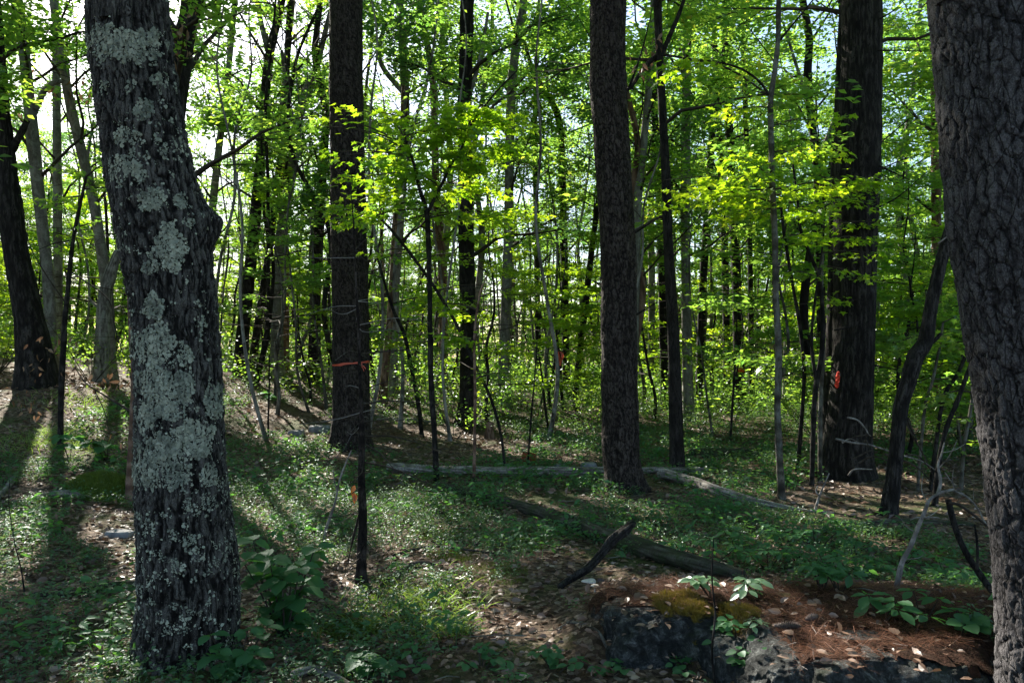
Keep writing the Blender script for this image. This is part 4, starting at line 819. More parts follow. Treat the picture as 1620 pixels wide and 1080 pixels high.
# random understorey through the wood
us = np.random.default_rng(90); LAB = 'leafy young tree of the backlit understorey'; UM = []
for k in range(9):
    H = [2.6, 3.4, 4.2, 5.0, 6.0, 7.2, 3.0, 4.6, 6.6][k]
    a, b, c = master(H, .5 + .10 * H, int(10 + 2 * H), .85 + .18 * H, 6, int(1400 + 700 * H), .105, .18, .12, 'maple' if k in (0, 6) else 'oval', .008 + .006 * H, lambda f: 1.15 - .85 * f, .14, .03, .35, sid=k)
    UM.append((H, [mm.data(nm, M[mt], np.zeros(3), sm) for mm, nm, mt, sm in ((a, 'stem_mesh', ['thin_bark', 'dark_bark'][k % 2], True), (b, 'limb_mesh', 'twig', True), (c, 'crown_mesh', 'leaf_bright' if k in (1, 3, 4, 6, 8) else 'leaf', False))] + [(c, 11 if k in (0, 6) else 4)]))
nu = 0; USP = []
for k in range(80):
    px = us.uniform(330, 1640); dpt = us.uniform(19, 42); x = (px - CX) / FPX * dpt; USP.append((x, dpt)); sc = us.uniform(.85, 1.2)
    place(UM[1 + k % 5][1], 'understorey_tree', LAB, 'young tree', 'leafy young trees under the canopy', (x, dpt, g1(x, dpt)), us.uniform(0, 6.28), (sc, sc, sc), ('stem', 'limbs', 'crown'))
for tries in range(9000):
    if nu >= 290: break
    dpt = 10.5 + 36 * us.random() ** .7; px = us.uniform(-500, 2150)
    if dpt < 15 and 380 < px < 1000: continue
    if dpt < 13.5 and px < 380: continue
    if dpt < 13 and 1000 < px < 1420: continue
    x = (px - CX) / FPX * dpt
    if any((x - a) ** 2 + (dpt - b) ** 2 < .7 for a, b in SPOTS + USP): continue
    gz = g1(x, dpt)
    USP.append((x, dpt)); nu += 1; k = int(us.integers(0, 9))
    if dpt > 22 and k in (0, 6): k = 3
    sc = us.uniform(.8, 1.15)
    place(UM[k][1], 'understorey_tree', LAB, 'young tree', 'leafy young trees under the canopy', (x, dpt, gz), us.uniform(0, 6.28), (sc, sc, sc * us.uniform(.85, 1.1)), ('stem', 'limbs', 'crown'), dpt < 27)
# shrubs: knee to chest high leafy bushes toward the back
nsb = 0
for tries in range(4000):
    if nsb >= 90: break
    dpt = 14 + 26 * us.random() ** 1.0; px = us.uniform(-400, 2000); x = (px - CX) / FPX * dpt
    if any((x - a) ** 2 + (dpt - b) ** 2 < .6 for a, b in SPOTS + USP): continue
    USP.append((x, dpt)); nsb += 1; gz = g1(x, dpt); H = us.uniform(.6, 1.7)
    o = thing('understorey_shrub', 'low leafy shrub among the far stems', 'shrub', (x, dpt, gz), 'low leafy shrubs among the far stems')
    segs = []; mb = MB()
    for k in range(9):
        a = us.uniform(0, 2 * PI); e = np.array([x, dpt, gz]) + [math.cos(a) * H * .6, math.sin(a) * H * .6, H * us.uniform(.4, 1)]; b = np.array([x, dpt, gz - .03])
        m_ = (b + e) / 2 + us.normal(0, .05, 3); tube(mb, np.array([b, m_, e]), [.008, .006, .003], 4); segs.append((m_, e)); segs.append((m_, e + us.normal(0, .2, 3)))
    mb.build('stems', M['twig'], o)['kind'] = 'stuff'
    spray_leaves(segs, int(480 * H + 150), .075 if dpt < 22 else .09, .14, .06, 'oval', 'leaf' if us.random() < .7 else 'leaf_bright', o, .5, rng=us)
# far-off wood where single trees can no longer be told apart
fw = np.random.default_rng(3); n = 105000
px = fw.uniform(-900, 2500, n); dp = fw.uniform(37, 60, n); x = (px - CX) / FPX * dp; gz = ground(x, dp)
cl = np.stack([x * .35, dp * .35, 0 * x], 1); top = 9 + 5 * vnoise(cl, 4); u = fw.random(n); z = gz + .05 + top * u ** 1.9
keep = (vnoise(np.stack([x * .5, dp * .5, z * .6], 1), 8) + .5 * vnoise(np.stack([x * 1.7, dp, z * 1.7], 1), 9) > -.55 + .09 * (z - gz))
keep &= sunhole(np.stack([x, dp, z], 1)); x, dp, z = x[keep], dp[keep], z[keep]; n = len(x); mb = MB()
leaves(mb, np.stack([x, dp, z], 1), fw.normal(0, 1, (n, 3)) * [1, 1, .3], nrm(fw.normal(0, .5, (n, 3)) + [0, 0, 1.]), .22 * fw.uniform(.6, 1.4, n), 'oval', 1.1, None, fw)
nt_ = 90
for k in range(nt_):
    a, b = fw.uniform(-60, 70), fw.uniform(46, 66); z0 = g1(a, b); tube(mb, np.array([[a, b, z0 - .2], [a + fw.normal(0, .3), b, z0 + 5], [a + fw.normal(0, .6), b, z0 + 12]]), [.16, .12, .05], 6, .05, 1)
tag(mb.build('far_wood', [M['leaf'], M['grey_bark']]), 'distant mass of sunlit wood closing the view', kind='stuff')

# every tree, young tree and shrub of the backlit wood gets a label that finds it: how many back, beside which landmark
LMK = [(40, 'the forked tree at the left edge'), (172, 'the dead grey snag'), (280, 'the lichened oak'), (400, 'the dark crooked trunk'), (555, 'the ribboned pine'), (685, 'the Y-forked sapling'), (740, 'the nearly black trunk'), (800, 'the mottled grey trunk'),
       (895, 'the thin arching trunk'), (980, 'the central pine'), (1064, 'the slender forking trunk'), (1168, 'the orange marked far trunk'), (1230, 'the tall wavy sapling'), (1350, 'the blazed pine'), (1440, 'the leaning black trunk'), (1590, 'the big right pine')]
ORD = ['nearest', 'second', 'third', 'fourth', 'fifth', 'sixth', 'seventh', 'eighth', 'ninth', 'tenth', 'eleventh', 'twelfth', 'thirteenth', 'fourteenth', 'fifteenth', 'sixteenth', 'seventeenth', 'eighteenth', 'nineteenth', 'twentieth']
bk = {}
for o in list(COL.objects):
    lb = o.get('label')
    if lb not in ('slim tree added to shade the clearing', LAB, 'low leafy shrub among the far stems', 'slender pole'): continue
    px_, py_ = proj(np.array(ORG[o.name])); px_ = float(px_)
    if px_ < -25 or px_ > 1645: o['label'] = {'s': 'slim background tree', 'l': 'leafy young tree', 'w': 'low leafy shrub'}['w' if lb.startswith('low') else lb[0]].replace('slim background', 'slender pole' if lb == 'slender pole' else 'slim background') + (' standing out of view past the left edge' if px_ < 0 else ' standing out of view past the right edge'); continue
    j = int(np.argmin([abs(px_ - a) for a, _ in LMK])); bk.setdefault((lb, j, px_ > LMK[j][0]), []).append((ORG[o.name][1], o))
for (lb, j, rt), L_ in bk.items():
    L_.sort(key=lambda a: a[0])
    for k, (_, o) in enumerate(L_): o['label'] = {'s': 'slim tree', 'l': 'young tree'}[lb[0]].replace('slim tree', 'slender pole' if lb == 'slender pole' else 'slim tree').replace('young tree', 'low shrub' if lb.startswith('low') else 'leafy sapling') + ', %s back, %s of %s' % (ORD[min(k, 19)], 'right' if rt else 'left', LMK[j][1])
# ================================================================ rocks, logs, dead wood
rg = np.random.default_rng(33)
def rock(name, label, c, size, mat, seed=0, n=60, rot=0, flat=.0, parent=None, cat='rock'):
    """superellipsoid boulder, pushed and chipped by noise"""
    u = np.linspace(-PI / 2, PI / 2, n); v = np.arange(2 * n) * PI / n; Vv, Uu = np.meshgrid(v, u)
    sp_ = lambda a, p: np.sign(a) * np.abs(a) ** p
    x = sp_(np.cos(Uu), .45) * sp_(np.cos(Vv), .5); y = sp_(np.cos(Uu), .45) * sp_(np.sin(Vv), .5); z = sp_(np.sin(Uu), .4)
    p = np.stack([x, y, z], -1).reshape(-1, 3); q = p * size; k = max(size)
    f1, f2, cid = worley(q / k * 2.6 + seed, 7); d = 1 + .15 * fbm(q / k * 2.6 + seed, 4, 3) + .035 * np.abs(vnoise(q / k * 9 + seed, 9)) + .03 * (worley(q / k * 7 + seed, 3)[2] - .5) + .02 * vnoise(q / k * 30, 4) - .10 * (f1 - .5)
    q = q * d[:, None]; q[:, 2] = np.minimum(q[:, 2], size[2] * (1 - .0 * flat) + .015 * vnoise(q * 6, 8))
    a, b = math.cos(rot), math.sin(rot); q = np.stack([q[:, 0] * a - q[:, 1] * b, q[:, 0] * b + q[:, 1] * a, q[:, 2]], 1) + c
    mb = MB(); mb.add(q, grid_faces(n, 2 * n)); o = mb.build(name, M[mat], org=c, smooth=True); return tag(o, label, cat), q
# left boulder of the foreground outcrop and the long slab at the lower right
bc = P(1045, 1010, 4.45); bo, BQ = rock('boulder', 'rough grey boulder with golden moss on its shoulder, front edge of the needle mound', np.array([.84, 4.40, -.02]), np.array([.37, .34, .28]), 'granite', 3, 90, .12)
sc_, SQ = rock('rock_slab', 'long flat granite slab with a straight top edge at the bottom right', np.array([1.64, 3.80, .02]), np.array([.55, .40, .25]), 'granite', 8, 100, -.03)
rk3, RQ = rock('rock', 'low mossy rock between the boulder and the long slab at the bottom', np.array([1.12, 4.14, -.02]), np.array([.20, .34, .22]), 'granite', 15, 60, .3)
def surf_scatter(Q, n, up_min=.6):
    pass
_HG = {}
def zmax(Qs, x, y):
    """height of the ground or of a rock top at x,y"""
    z = ground(x, y)
    for Q in Qs:
        k = (float(Q[0, 0]), len(Q))
        if k not in _HG:
            g = np.full((200, 200), -9.0); ii = np.clip(((Q[:, 0] + .0) / .025).astype(int), 0, 199); jj = np.clip(((Q[:, 1] - 2.5) / .025).astype(int), 0, 199); np.maximum.at(g, (ii, jj), Q[:, 2]); _HG[k] = g
        ii = (x / .025).astype(int); jj = ((y - 2.5) / .025).astype(int); ok = (ii >= 0) & (ii < 200) & (jj >= 0) & (jj < 200)
        z[ok] = np.maximum(z[ok], _HG[k][ii[ok], jj[ok]])
    return z
for (px, py, s_, lab) in [(507, 684, (.21, .15, .12), 'grey stone lying left of the foot of the ribboned pine'), (467, 690, (.14, .12, .10), 'darker small stone beside the grey one left of the ribboned pine'), (932, 742, (.11, .09, .08), 'pale stone leaning on the long fallen log by the central pine'),
                          (888, 742, (.10, .08, .06), 'dull low stone behind the long fallen log'), (790, 612, (.3, .2, .14), 'pale rock on the far rise right of the nearly black trunk'), (918, 618, (.14, .12, .10), 'small bluish rock far back left of the central pine'), (184, 852, (.10, .07, .05), 'small pale stone among plants left of the oak')]:
    q = at(px, py); rock('stone', lab, q + [0, .05, .01], np.array(s_), 'paler_rock', px, 28)
# moss cushions
def fuzz(name, label, cx, cy, rx, ry, n, mat, size, zoff=0.0, cat='moss', Qs=(), kind='stuff', hump=.0, rng=rg, shape='needle', wid=1.6, rot=0):
    a = rng.uniform(0, 2 * PI, n); r = np.sqrt(rng.random(n)); x0 = np.cos(a) * r; y0 = np.sin(a) * r
    e = r < 1 - .35 * np.abs(vnoise(np.stack([np.cos(a) * 2, np.sin(a) * 2, 0 * a], 1), int(cx * 7) % 50)); x0, y0, r = x0[e], y0[e], r[e]; n = len(x0)
    x = cx + (x0 * math.cos(rot) * rx - y0 * math.sin(rot) * ry); y = cy + (x0 * math.sin(rot) * rx + y0 * math.cos(rot) * ry)
    z = zmax(Qs, x, y) + hump * (1 - r * r) + zoff; Pn = np.stack([x, y, z], 1)
    mb = MB(); D = rng.normal(0, .6, (n, 3)) + [0, 0, 1.]; leaves(mb, Pn, D, nrm(rng.normal(0, 1, (n, 3))), size * rng.uniform(.6, 1.4, n), shape, wid, None, rng)
    if hump > 0:
        gx, gy = np.meshgrid(np.linspace(-1, 1, 30), np.linspace(-1, 1, 30)); g_r = np.minimum(np.hypot(gx, gy), 1.2); X_ = cx + gx * rx * math.cos(rot) - gy * ry * math.sin(rot); Y_ = cy + gx * rx * math.sin(rot) + gy * ry * math.cos(rot)
        Z_ = ground(X_.ravel(), Y_.ravel()) + hump * (1 - g_r.ravel() ** 2) - .01 + .01 * vnoise(np.stack([X_.ravel(), Y_.ravel(), 0 * X_.ravel()], 1) * 20, 3)
        i, j = np.meshgrid(np.arange(29), np.arange(29), indexing='ij'); mb.add(np.stack([X_.ravel(), Y_.ravel(), Z_], 1), np.stack([i * 30 + j, (i + 1) * 30 + j, (i + 1) * 30 + j + 1, i * 30 + j + 1], -1).reshape(-1, 4), .3)
    o = mb.build(name, M[mat], org=(cx, cy, g1(cx, cy))); return tag(o, label, cat, kind=kind)
fuzz('moss_patch', 'golden yellow moss on the shoulder of the front boulder', .90, 4.24, .16, .20, 16000, 'moss_gold', .022, .012, Qs=(BQ,), rot=.3)
fuzz('moss_patch', 'small golden moss strip between boulder and slab', 1.16, 4.10, .12, .12, 6000, 'moss_gold', .02, .012, Qs=(BQ, SQ))
q = at(168, 778); fuzz('moss_patch', 'bright green moss cushion left of the oak', q[0], q[1], .42, .45, 14000, 'mossm', .03, 0, hump=.14)
for px, py, rx, ry in [(790, 905, .30, .35), (720, 880, .25, .3), (560, 990, .22, .18), (700, 850, .3, .3), (1460, 880, .4, .3), (840, 860, .2, .25), (250, 1010, .15, .2)]:
    q = at(px, py); fuzz('moss_patch', 'flat green moss spread over the floor at %s' % ({790: 'the middle of the clearing', 720: 'the end of the mossy log', 560: 'the tuft of sedge', 700: 'the dead sapling side', 1460: 'the bleached branch', 840: 'the broken stick', 250: 'the foot of the oak'}[px]), q[0], q[1], rx, ry, 4500, 'mossm', .022, 0, hump=.0)

def log(name, label, pts, mat, depths=None, cat='log', lift=.5, style='ridge', amp=.01, nr=40, ns=300, seed=0, zs=None):
    rows = []
    for i, (px, py, wd) in enumerate(pts):
        if depths is None: q = at(px, py)
        else: q = P(px, py, depths[i])
        r = .5 * wd / FPX * q[1]; z = q[2] + r * lift if depths is None else q[2]
        rows.append([q[0], q[1], z, r])
    rows = np.array(rows); C, s_ = curve(rows, ns); T_, U_, W_ = frames(C[:, :3]); th_ = np.arange(nr) * 2 * PI / nr; TH, S = np.meshgrid(th_, s_); R_ = np.repeat(C[:, 3][:, None], nr, 1)
    q = np.stack([np.cos(TH) * .1, np.sin(TH) * .1, S + seed], -1).reshape(-1, 3); h = bark_disp(q, style, .1).reshape(R_.shape)
    R_ = R_ * (1 + .16 * vnoise(q * [9, 9, 3.5], 4).reshape(R_.shape)) + amp * (h - .6)
    R_[0] *= .55; R_[1] *= .9; R_[-1] *= .45; R_[-2] *= .85
    V = C[:, None, :3] + R_[..., None] * (np.cos(TH)[..., None] * U_[:, None] + np.sin(TH)[..., None] * W_[:, None])
    mb = MB(); mb.add(V.reshape(-1, 3), grid_faces(ns, nr), h.ravel()); mb.add(V[-1], [list(range(nr))], .7); mb.add(V[0], [list(range(nr))[::-1]], .7)
    o = mb.build(name, M[mat], org=rows[0, :3], smooth=True); return tag(o, label, cat), C
la, _ = log('fallen_log', 'long straight grey fallen log lying across behind the central pine', [(612, 748, 13), (680, 753, 14), (760, 756, 15), (840, 757, 15), (920, 756, 14), (1000, 753, 12), (1070, 751, 10), (1134, 748, 7)], 'log_wood', lift=1.5, seed=1, ns=400)
lb, _ = log('fallen_log', 'pale weathered log pointing right from the slender forking trunk, tapering into twigs', [(1044, 757, 18), (1085, 767, 17), (1130, 782, 16), (1180, 797, 14), (1230, 806, 10), (1276, 811, 6), (1320, 813, 4)], 'dead_wood', lift=1.0, seed=2, ns=260)
branch(lb, [(1290, 806), (1296, 785), (1304, 766), (1312, 748)], 8.1, 5, 2, 'dead_wood'); branch(lb, [(1296, 785), (1291, 776), (1294, 768)], 8.1, 3, 1.5, 'dead_wood'); branch(lb, [(1300, 808), (1312, 820), (1318, 834)], 8.0, 4, 2, 'dead_wood')
lc, _ = log('mossy_log', 'dark half sunken mossy log running diagonally through the clearing', [(690, 772, 11), (760, 790, 14), (830, 811, 18), (900, 836, 22), (970, 864, 27), (1040, 888, 29), (1110, 906, 27), (1180, 920, 18)], 'moss_log', lift=.95, seed=3, ns=420)
ld, _ = log('broken_stick', 'charred black broken stick propped on the mossy log', [(884, 930, 7), (905, 914, 10), (928, 900, 13), (942, 886, 12), (958, 868, 15), (972, 852, 16), (988, 838, 14), (1004, 826, 8)], 'dark_bark', [5.3, 5.4, 5.5, 5.6, 5.7, 5.75, 5.85, 5.95], cat='stick', seed=4, ns=120, nr=24, amp=.02)
le, _ = log('fallen_branch', 'thin grey stick lying left of the boulder, pointing at the viewer', [(896, 985, 4), (925, 990, 5), (948, 1004, 5), (962, 1030, 4)], 'thin_bark', cat='branch', seed=5, ns=60, nr=12, lift=1.2)
log('fallen_branch', 'dark stick lying across the plants left of the oak', [(50, 945, 8), (100, 944, 8), (150, 938, 10), (190, 934, 12), (222, 930, 12)], 'moss_log', cat='branch', seed=6, ns=60, nr=12, lift=1.4)
log('fallen_branch', 'long low branch running from the moss cushion to the left edge', [(18, 800, 7), (70, 790, 7), (110, 772, 7), (150, 762, 6), (200, 752, 4)], 'thin_bark', cat='branch', seed=7, ns=80, nr=12, lift=1.5)
log('fallen_branch', 'pale root-like branch in front of the moss cushion', [(36, 798, 6), (70, 788, 9), (110, 786, 10), (132, 788, 5)], 'log_wood', cat='branch', seed=8, ns=60, nr=12, lift=1.2)
log('fallen_branch', 'short bleached stick at the left edge', [(-14, 802, 10), (8, 778, 11), (24, 756, 8)], 'dead_wood', None, cat='branch', seed=9, ns=50, nr=12)
log('fallen_branch', 'blue grey stick poking in at the bottom beside the broad leaved plant', [(462, 1075, 14), (500, 1066, 13), (536, 1082, 12), (560, 1095, 10)], 'log_wood', cat='branch', seed=10, ns=50, nr=14, lift=1.2)
log('fallen_branch', 'crooked twig lying in the sun patch right of the dead sapling', [(590, 940, 5), (620, 915, 6), (660, 896, 7), (690, 896, 5)], 'twig', cat='branch', seed=11, ns=60, nr=10, lift=1.6)
log('fallen_branch', 'short twig at the left side of the oak foot', [(405 - 140, 1078, 5), (280, 1062, 4), (298, 1042, 3)], 'dead_wood', cat='branch', seed=12, ns=40, nr=8, lift=3)
log('fallen_branch', 'arching dark twig on the floor right of the dead sapling', [(620, 884, 4), (680, 870, 4), (730, 874, 4), (790, 880, 3)], 'twig', cat='branch', seed=13, ns=40, nr=8, lift=3)
log('rotten_log', 'dark rotten log lying far back between the slim trunk and the tall sapling', [(1090, 722, 16), (1130, 724, 20), (1175, 722, 18), (1205, 718, 12)], 'moss_log', seed=14, ns=80, nr=20, lift=.5)
log('fallen_branch', 'pale stick lying among stones far right of the ribboned pine', [(596, 668, 5), (640, 668, 5), (700, 672, 4)], 'dead_wood', cat='branch', seed=15, ns=40, nr=8, lift=2)
log('mossy_log', 'low dark log lying beneath the leaning black trunk', [(1270, 848, 8), (1330, 838, 10), (1400, 832, 12), (1470, 830, 10), (1540, 832, 8)], 'moss_log', cat='log', seed=16, ns=80, nr=20, lift=.6)
# stumps
q = at(836, 742); rows = np.array([[q[0], q[1] + .25, q[2] - .1, .10], [q[0], q[1] + .25, q[2] + .10, .095], [q[0] + .01, q[1] + .25, q[2] + .20, .085]])
o = thing('rotten_stump', 'rust red broken stump behind the long fallen log', 'stump', (q[0], q[1] + .25, q[2])); trunk('wood', rows, 30, 30, 'ridge', .03, M['stump'], o, flare=.1)
q = at(774, 696); rows = np.array([[q[0], q[1], q[2] - .1, .10], [q[0], q[1], q[2] + .12, .08], [q[0] + .01, q[1], q[2] + .34, .06]])
o = thing('pale_stump', 'short pale upright stump right of the nearly black trunk', 'stump', tuple(q)); trunk('wood', rows, 30, 40, 'ridge', .02, M['red_bark'], o, flare=.2)

# dead spruce sapling in the foreground with an orange flag
ds, dd_, DC = stem('dead_sapling', 'bare dead sapling standing before the ribboned pine, bristling with dry twigs', 'dead sapling', [(571, 922, 19), (572, 880, 16), (574, 820, 14), (572, 760, 12), (572, 700, 10), (571, 640, 7), (569, 580, 5.5), (567, 520, 4.5), (564, 460, 3.5), (561, 400, 3), (558, 340, 2.2), (554, 290, 1.5)], mat='pine_bark', sides=16)
tw = np.random.default_rng(8)
for k in range(46):
    py = tw.uniform(330, 905); i = np.argmin([abs(proj(c[:3])[1] - py) for c in DC]); c0 = DC[i, :3]; a = tw.uniform(0, 2 * PI); L = tw.uniform(.12, .55) * (1 if py > 500 else .7)
    e = c0 + L * np.array([math.cos(a), math.sin(a) * .7, tw.normal(.05, .22)]); m_ = (c0 + e) / 2 + tw.normal(0, .03, 3); mb = MB(); C, _ = curve(np.array([c0, m_, e]), 8)
    tube(mb, C, np.linspace(.0042, .0012, 8), 5); f2 = C[5]; tube(mb, np.array([f2, f2 + tw.normal(0, .07, 3)]), [.0014, .0008], 4); mb.build('twig', M['dead_wood' if k % 3 == 0 else 'twig'], ds, smooth=True)
for pts in [[(572, 690), (620, 690), (660, 700), (700, 716)], [(572, 655), (540, 660), (500, 672)], [(570, 560), (610, 556), (660, 552)], [(573, 730), (625, 742), (690, 770)], [(572, 640), (610, 634), (660, 636)], [(573, 700), (600, 716), (622, 740)], [(574, 800), (560, 850), (545, 905)], [(574, 790), (556, 860), (548, 918)]]: branch(ds, pts, dd_ + .1, 3.2, 1.2, 'twig')
n = 8; tt = np.linspace(0, 1, n); mb = MB(); q = P(561, 776, dd_ - .03); leaves(mb, q + np.array([[0, 0, .04], [-.012, 0, .0], [.008, 0, -.02]]), np.array([[-.3, -.2, -1.], [.2, -.1, -1], [-.1, -.3, -1]]), np.array([[.3, -1, 0], [-.4, -1, 0], [0, -1, .2]]) * 1.0, .07, 'ovate', 1.0, np.array([.9, .5, .2]), tw)
mb.build('dry_leaf', M['rust_leaf'], ds)['kind'] = 'stuff'
mb = MB(); q = P(884, 572, 19.5); x = q[0] + .03 * np.sin(tt * 5); z = q[2] + .25 - .45 * tt
for s_ in (0, 1):
    a = np.stack([x - .07 + .09 * s_, q[1] + 0 * x, z + .1 * s_ * tt], 1); b = a + [.07, .03, 0]; mb.add(np.concatenate([a, b]), [[i, i + 1, n + i + 1, n + i] for i in range(n - 1)])
fl_ = tag(mb.build('ribbon', M['tape'], org=q, smooth=True), 'orange ribbon hanging from a thin stem left of the central pine', 'ribbon')
stem('sapling', 'thin stem carrying the far orange ribbon left of the central pine', 'sapling', [(893, 656, 6), (888, 620, 5), (886, 570, 5), (882, 540, 4), (876, 480, 3)], depth=19.6, mat='dark_bark')
# leaning bare stick by the ribboned pine
d_ = base_depth(510, 862); o = thing('leaning_stick', 'pale bare forked stick leaning between the oak and the dead sapling', 'stick', tuple(at(510, 862)))
branch(o, [(508, 866), (518, 830), (530, 795), (537, 760), (548, 730), (556, 712)], d_, 5.5, 2, 'dead_wood', 'stick', sides=9); branch(o, [(534, 780), (529, 760), (527, 742)], d_, 2.5, 1.2, 'dead_wood')
# bleached branch at the right with its dark tangled limbs
d_ = base_depth(1418, 932); o = thing('bleached_branch', 'bleached forked branch standing crooked left of the big pine at the right edge', 'dead branch', tuple(at(1418, 940)))
branch(o, [(1416, 938), (1421, 915), (1427, 890), (1441, 862), (1452, 835), (1463, 808), (1471, 790), (1490, 778), (1510, 774)], d_, 9, 4, 'dead_wood', 'limb', sides=10, n=70)
branch(o, [(1484, 782), (1488, 760), (1484, 736), (1490, 716), (1494, 700)], d_ + .05, 6, 2, 'dead_wood', dd=.1); branch(o, [(1510, 776), (1530, 786), (1545, 802), (1556, 822), (1566, 838), (1580, 854)], d_, 3.5, 2, 'dead_wood', dd=-.2)
branch(o, [(1470, 820), (1452, 818), (1440, 822)], d_, 2.5, 1.5, 'dead_wood'); branch(o, [(1460, 818), (1480, 818), (1486, 819)], d_ - .02, 3, 1.5, 'dead_wood')
tw2 = np.random.default_rng(4)
for k in range(12):
    x0, y0 = [(1430, 885), (1445, 850), (1458, 820), (1468, 795), (1495, 778), (1486, 740), (1540, 795), (1560, 830), (1490, 716), (1510, 776), (1450, 842), (1530, 786)][k]; a = tw2.uniform(-2.9, -.2); L = tw2.uniform(18, 55)
    branch(o, [(x0, y0), (x0 + L * .5 * math.cos(a) + tw2.normal(0, 4), y0 + L * .5 * math.sin(a) + 3), (x0 + L * math.cos(a), y0 + L * math.sin(a))], d_, 2, .8, 'dead_wood', 'twig', 4, 8, tw2.normal(0, .15))
o = thing('fallen_bough', 'dark fallen bough slanting down to the foot of the big pine at the right edge', 'dead branch', tuple(at(1600, 975)))
dB = d_ - .3
branch(o, [(1500, 790), (1510, 830), (1526, 870), (1548, 905), (1570, 935), (1592, 960), (1606, 985)], dB + .2, 9, 10, 'dark_bark', 'limb', sides=9, dd=-.3); branch(o, [(1546, 900), (1546, 860), (1542, 830)], dB, 5, 3, 'dark_bark'); branch(o, [(1500, 795), (1520, 800), (1560, 830), (1590, 860)], dB, 5, 3, 'twig')
o = thing('brush_tangle', 'tangle of thin curling dead twigs beside the foot of the leaning black trunk', 'dead branch', tuple(at(1440, 800))); dq = base_depth(1440, 800)
for pts in [[(1322, 694), (1350, 700), (1378, 704), (1420, 718), (1460, 730), (1490, 752)], [(1340, 660), (1356, 664), (1368, 676), (1374, 686), (1378, 690)], [(1346, 702), (1350, 692), (1368, 688), (1378, 690)], [(1350, 726), (1372, 714), (1382, 712)], [(1358, 732), (1380, 722), (1410, 730)], [(1342, 752), (1352, 742), (1380, 742)], [(1332, 700), (1344, 694), (1356, 698)], [(1364, 704), (1370, 696), (1374, 706)],
            [(1430, 660), (1440, 682), (1456, 710), (1466, 730), (1480, 760)], [(1436, 664), (1448, 690), (1452, 704)], [(1400, 718), (1420, 722), (1450, 720), (1470, 740)], [(1420, 725), (1450, 738), (1480, 770)]]: branch(o, pts, dq + .1, 3.4, 1.6, 'dead_wood' if pts[0][0] < 1345 else 'twig', dd=-.05)
for lab, pts, wd, mt in [('dark bowed stem behind the bleached branch, leaning right', [(1478, 800, 9), (1484, 740, 8), (1496, 680, 7), (1516, 630, 7), (1534, 580, 6), (1546, 540, 5), (1550, 500, 4)], 7, 'dark_bark'), ('thin pale crooked stem right of the bleached branch', [(1520, 772, 6), (1522, 740, 6), (1526, 700, 6), (1534, 660, 5), (1542, 600, 4)], 5, 'thin_bark'), ('thin leaning stem rising between the black leaning trunk and the big pine', [(1450, 700, 5), (1462, 650, 5), (1476, 600, 4.5), (1486, 550, 4), (1492, 510, 3)], 4, 'thin_bark'), ('bowed dark sapling leaning right just left of the big pine', [(1470, 690, 6), (1490, 640, 6), (1516, 590, 6), (1536, 540, 5), (1556, 480, 4), (1566, 440, 3)], 5, 'dark_bark')]:
    so_, sd_, _ = stem('sapling', lab, 'sapling', pts, mat=mt, depth=min(base_depth(pts[0][0], pts[0][1]), 9.5)); e = pts[-1]
    pixspray(so_, sd_, [(e[0], e[1] + 20, e[0] - 70, e[1] + 30), (e[0], e[1], e[0] + 30, e[1] - 10), (pts[-2][0], pts[-2][1], pts[-2][0] - 60, pts[-2][1] + 8), (pts[-3][0], pts[-3][1], pts[-3][0] + 60, pts[-3][1] + 4)], 240, .085, .3, mat='leaf')
# thin dark sprouts over the clearing
for k, (pts, lab) in enumerate([([(1132, 1085, 4.5), (1126, 1030, 3.6), (1131, 970, 3), (1127, 910, 2.4), (1130, 850, 1.4)], 'thin dark stem rising in front of the boulder'), ([(40, 935, 2.2), (34, 900, 2), (24, 860, 1.6), (14, 800, 1.3), (15, 760, 1)], 'thin drooping stem at the lower left edge'),
                                ([(1155, 700, 4), (1160, 620, 4), (1164, 560, 3), (1166, 500, 2)], 'thin stem far back right of the slender forking trunk'), ([(424, 690, 3), (425, 640, 3), (426, 600, 2), (426, 560, 2)], 'needle thin sprout left of the ribboned pine'), ([(834, 742, 3), (838, 690, 3), (842, 640, 3), (846, 590, 2), (850, 540, 2)], 'needle thin stem left of the central pine'), ([(868, 680, 4), (862, 640, 4), (858, 600, 3), (852, 560, 2)], 'short dark stem far back left of the central pine')]): stem('sprout', lab, 'sprout', pts, mat='dark_bark')

# ================================================================ leaf litter, needles, ground plants
def pxy(x, y): return proj(np.stack([x, y, ground(x, y)], 1))
# bare places (no plants), photo ellipses: px, py, rx, ry, strength
BARE = [(700, 705, 120, 26, 1), (30, 650, 80, 70, .7), (140, 610, 90, 50, .6), (440, 665, 80, 26, .6), (420, 610, 80, 30, .4), (470, 800, 60, 26, .5), (560, 915, 60, 26, .8), (800, 965, 120, 60, .55), (1250, 990, 320, 66, 1), (1010, 930, 110, 30, 1), (1430, 800, 190, 46, .95), (150, 830, 80, 36, .8), (190, 590, 70, 40, .8), (880, 800, 60, 22, .8), (740, 900, 50, 20, .3), (620, 740, 120, 14, .6), (1360, 780, 60, 40, .8), (640, 690, 70, 16, .8), (1000, 1040, 90, 40, .6), (880, 910, 60, 22, .8), (250, 1060, 60, 20, .6), (1560, 840, 60, 40, .8)]
LUSH = [(600, 800, 200, 50, 1), (1180, 860, 160, 50, 1), (100, 960, 140, 90, .8), (1300, 660, 260, 30, 1), (850, 650, 120, 26, 1), (960, 700, 60, 20, .6), (470, 760, 80, 60, .8), (1400, 900, 160, 50, .9), (60, 850, 60, 40, .7), (800, 690, 60, 20, .5), (650, 830, 120, 40, .8), (1080, 1060, 100, 20, .5)]
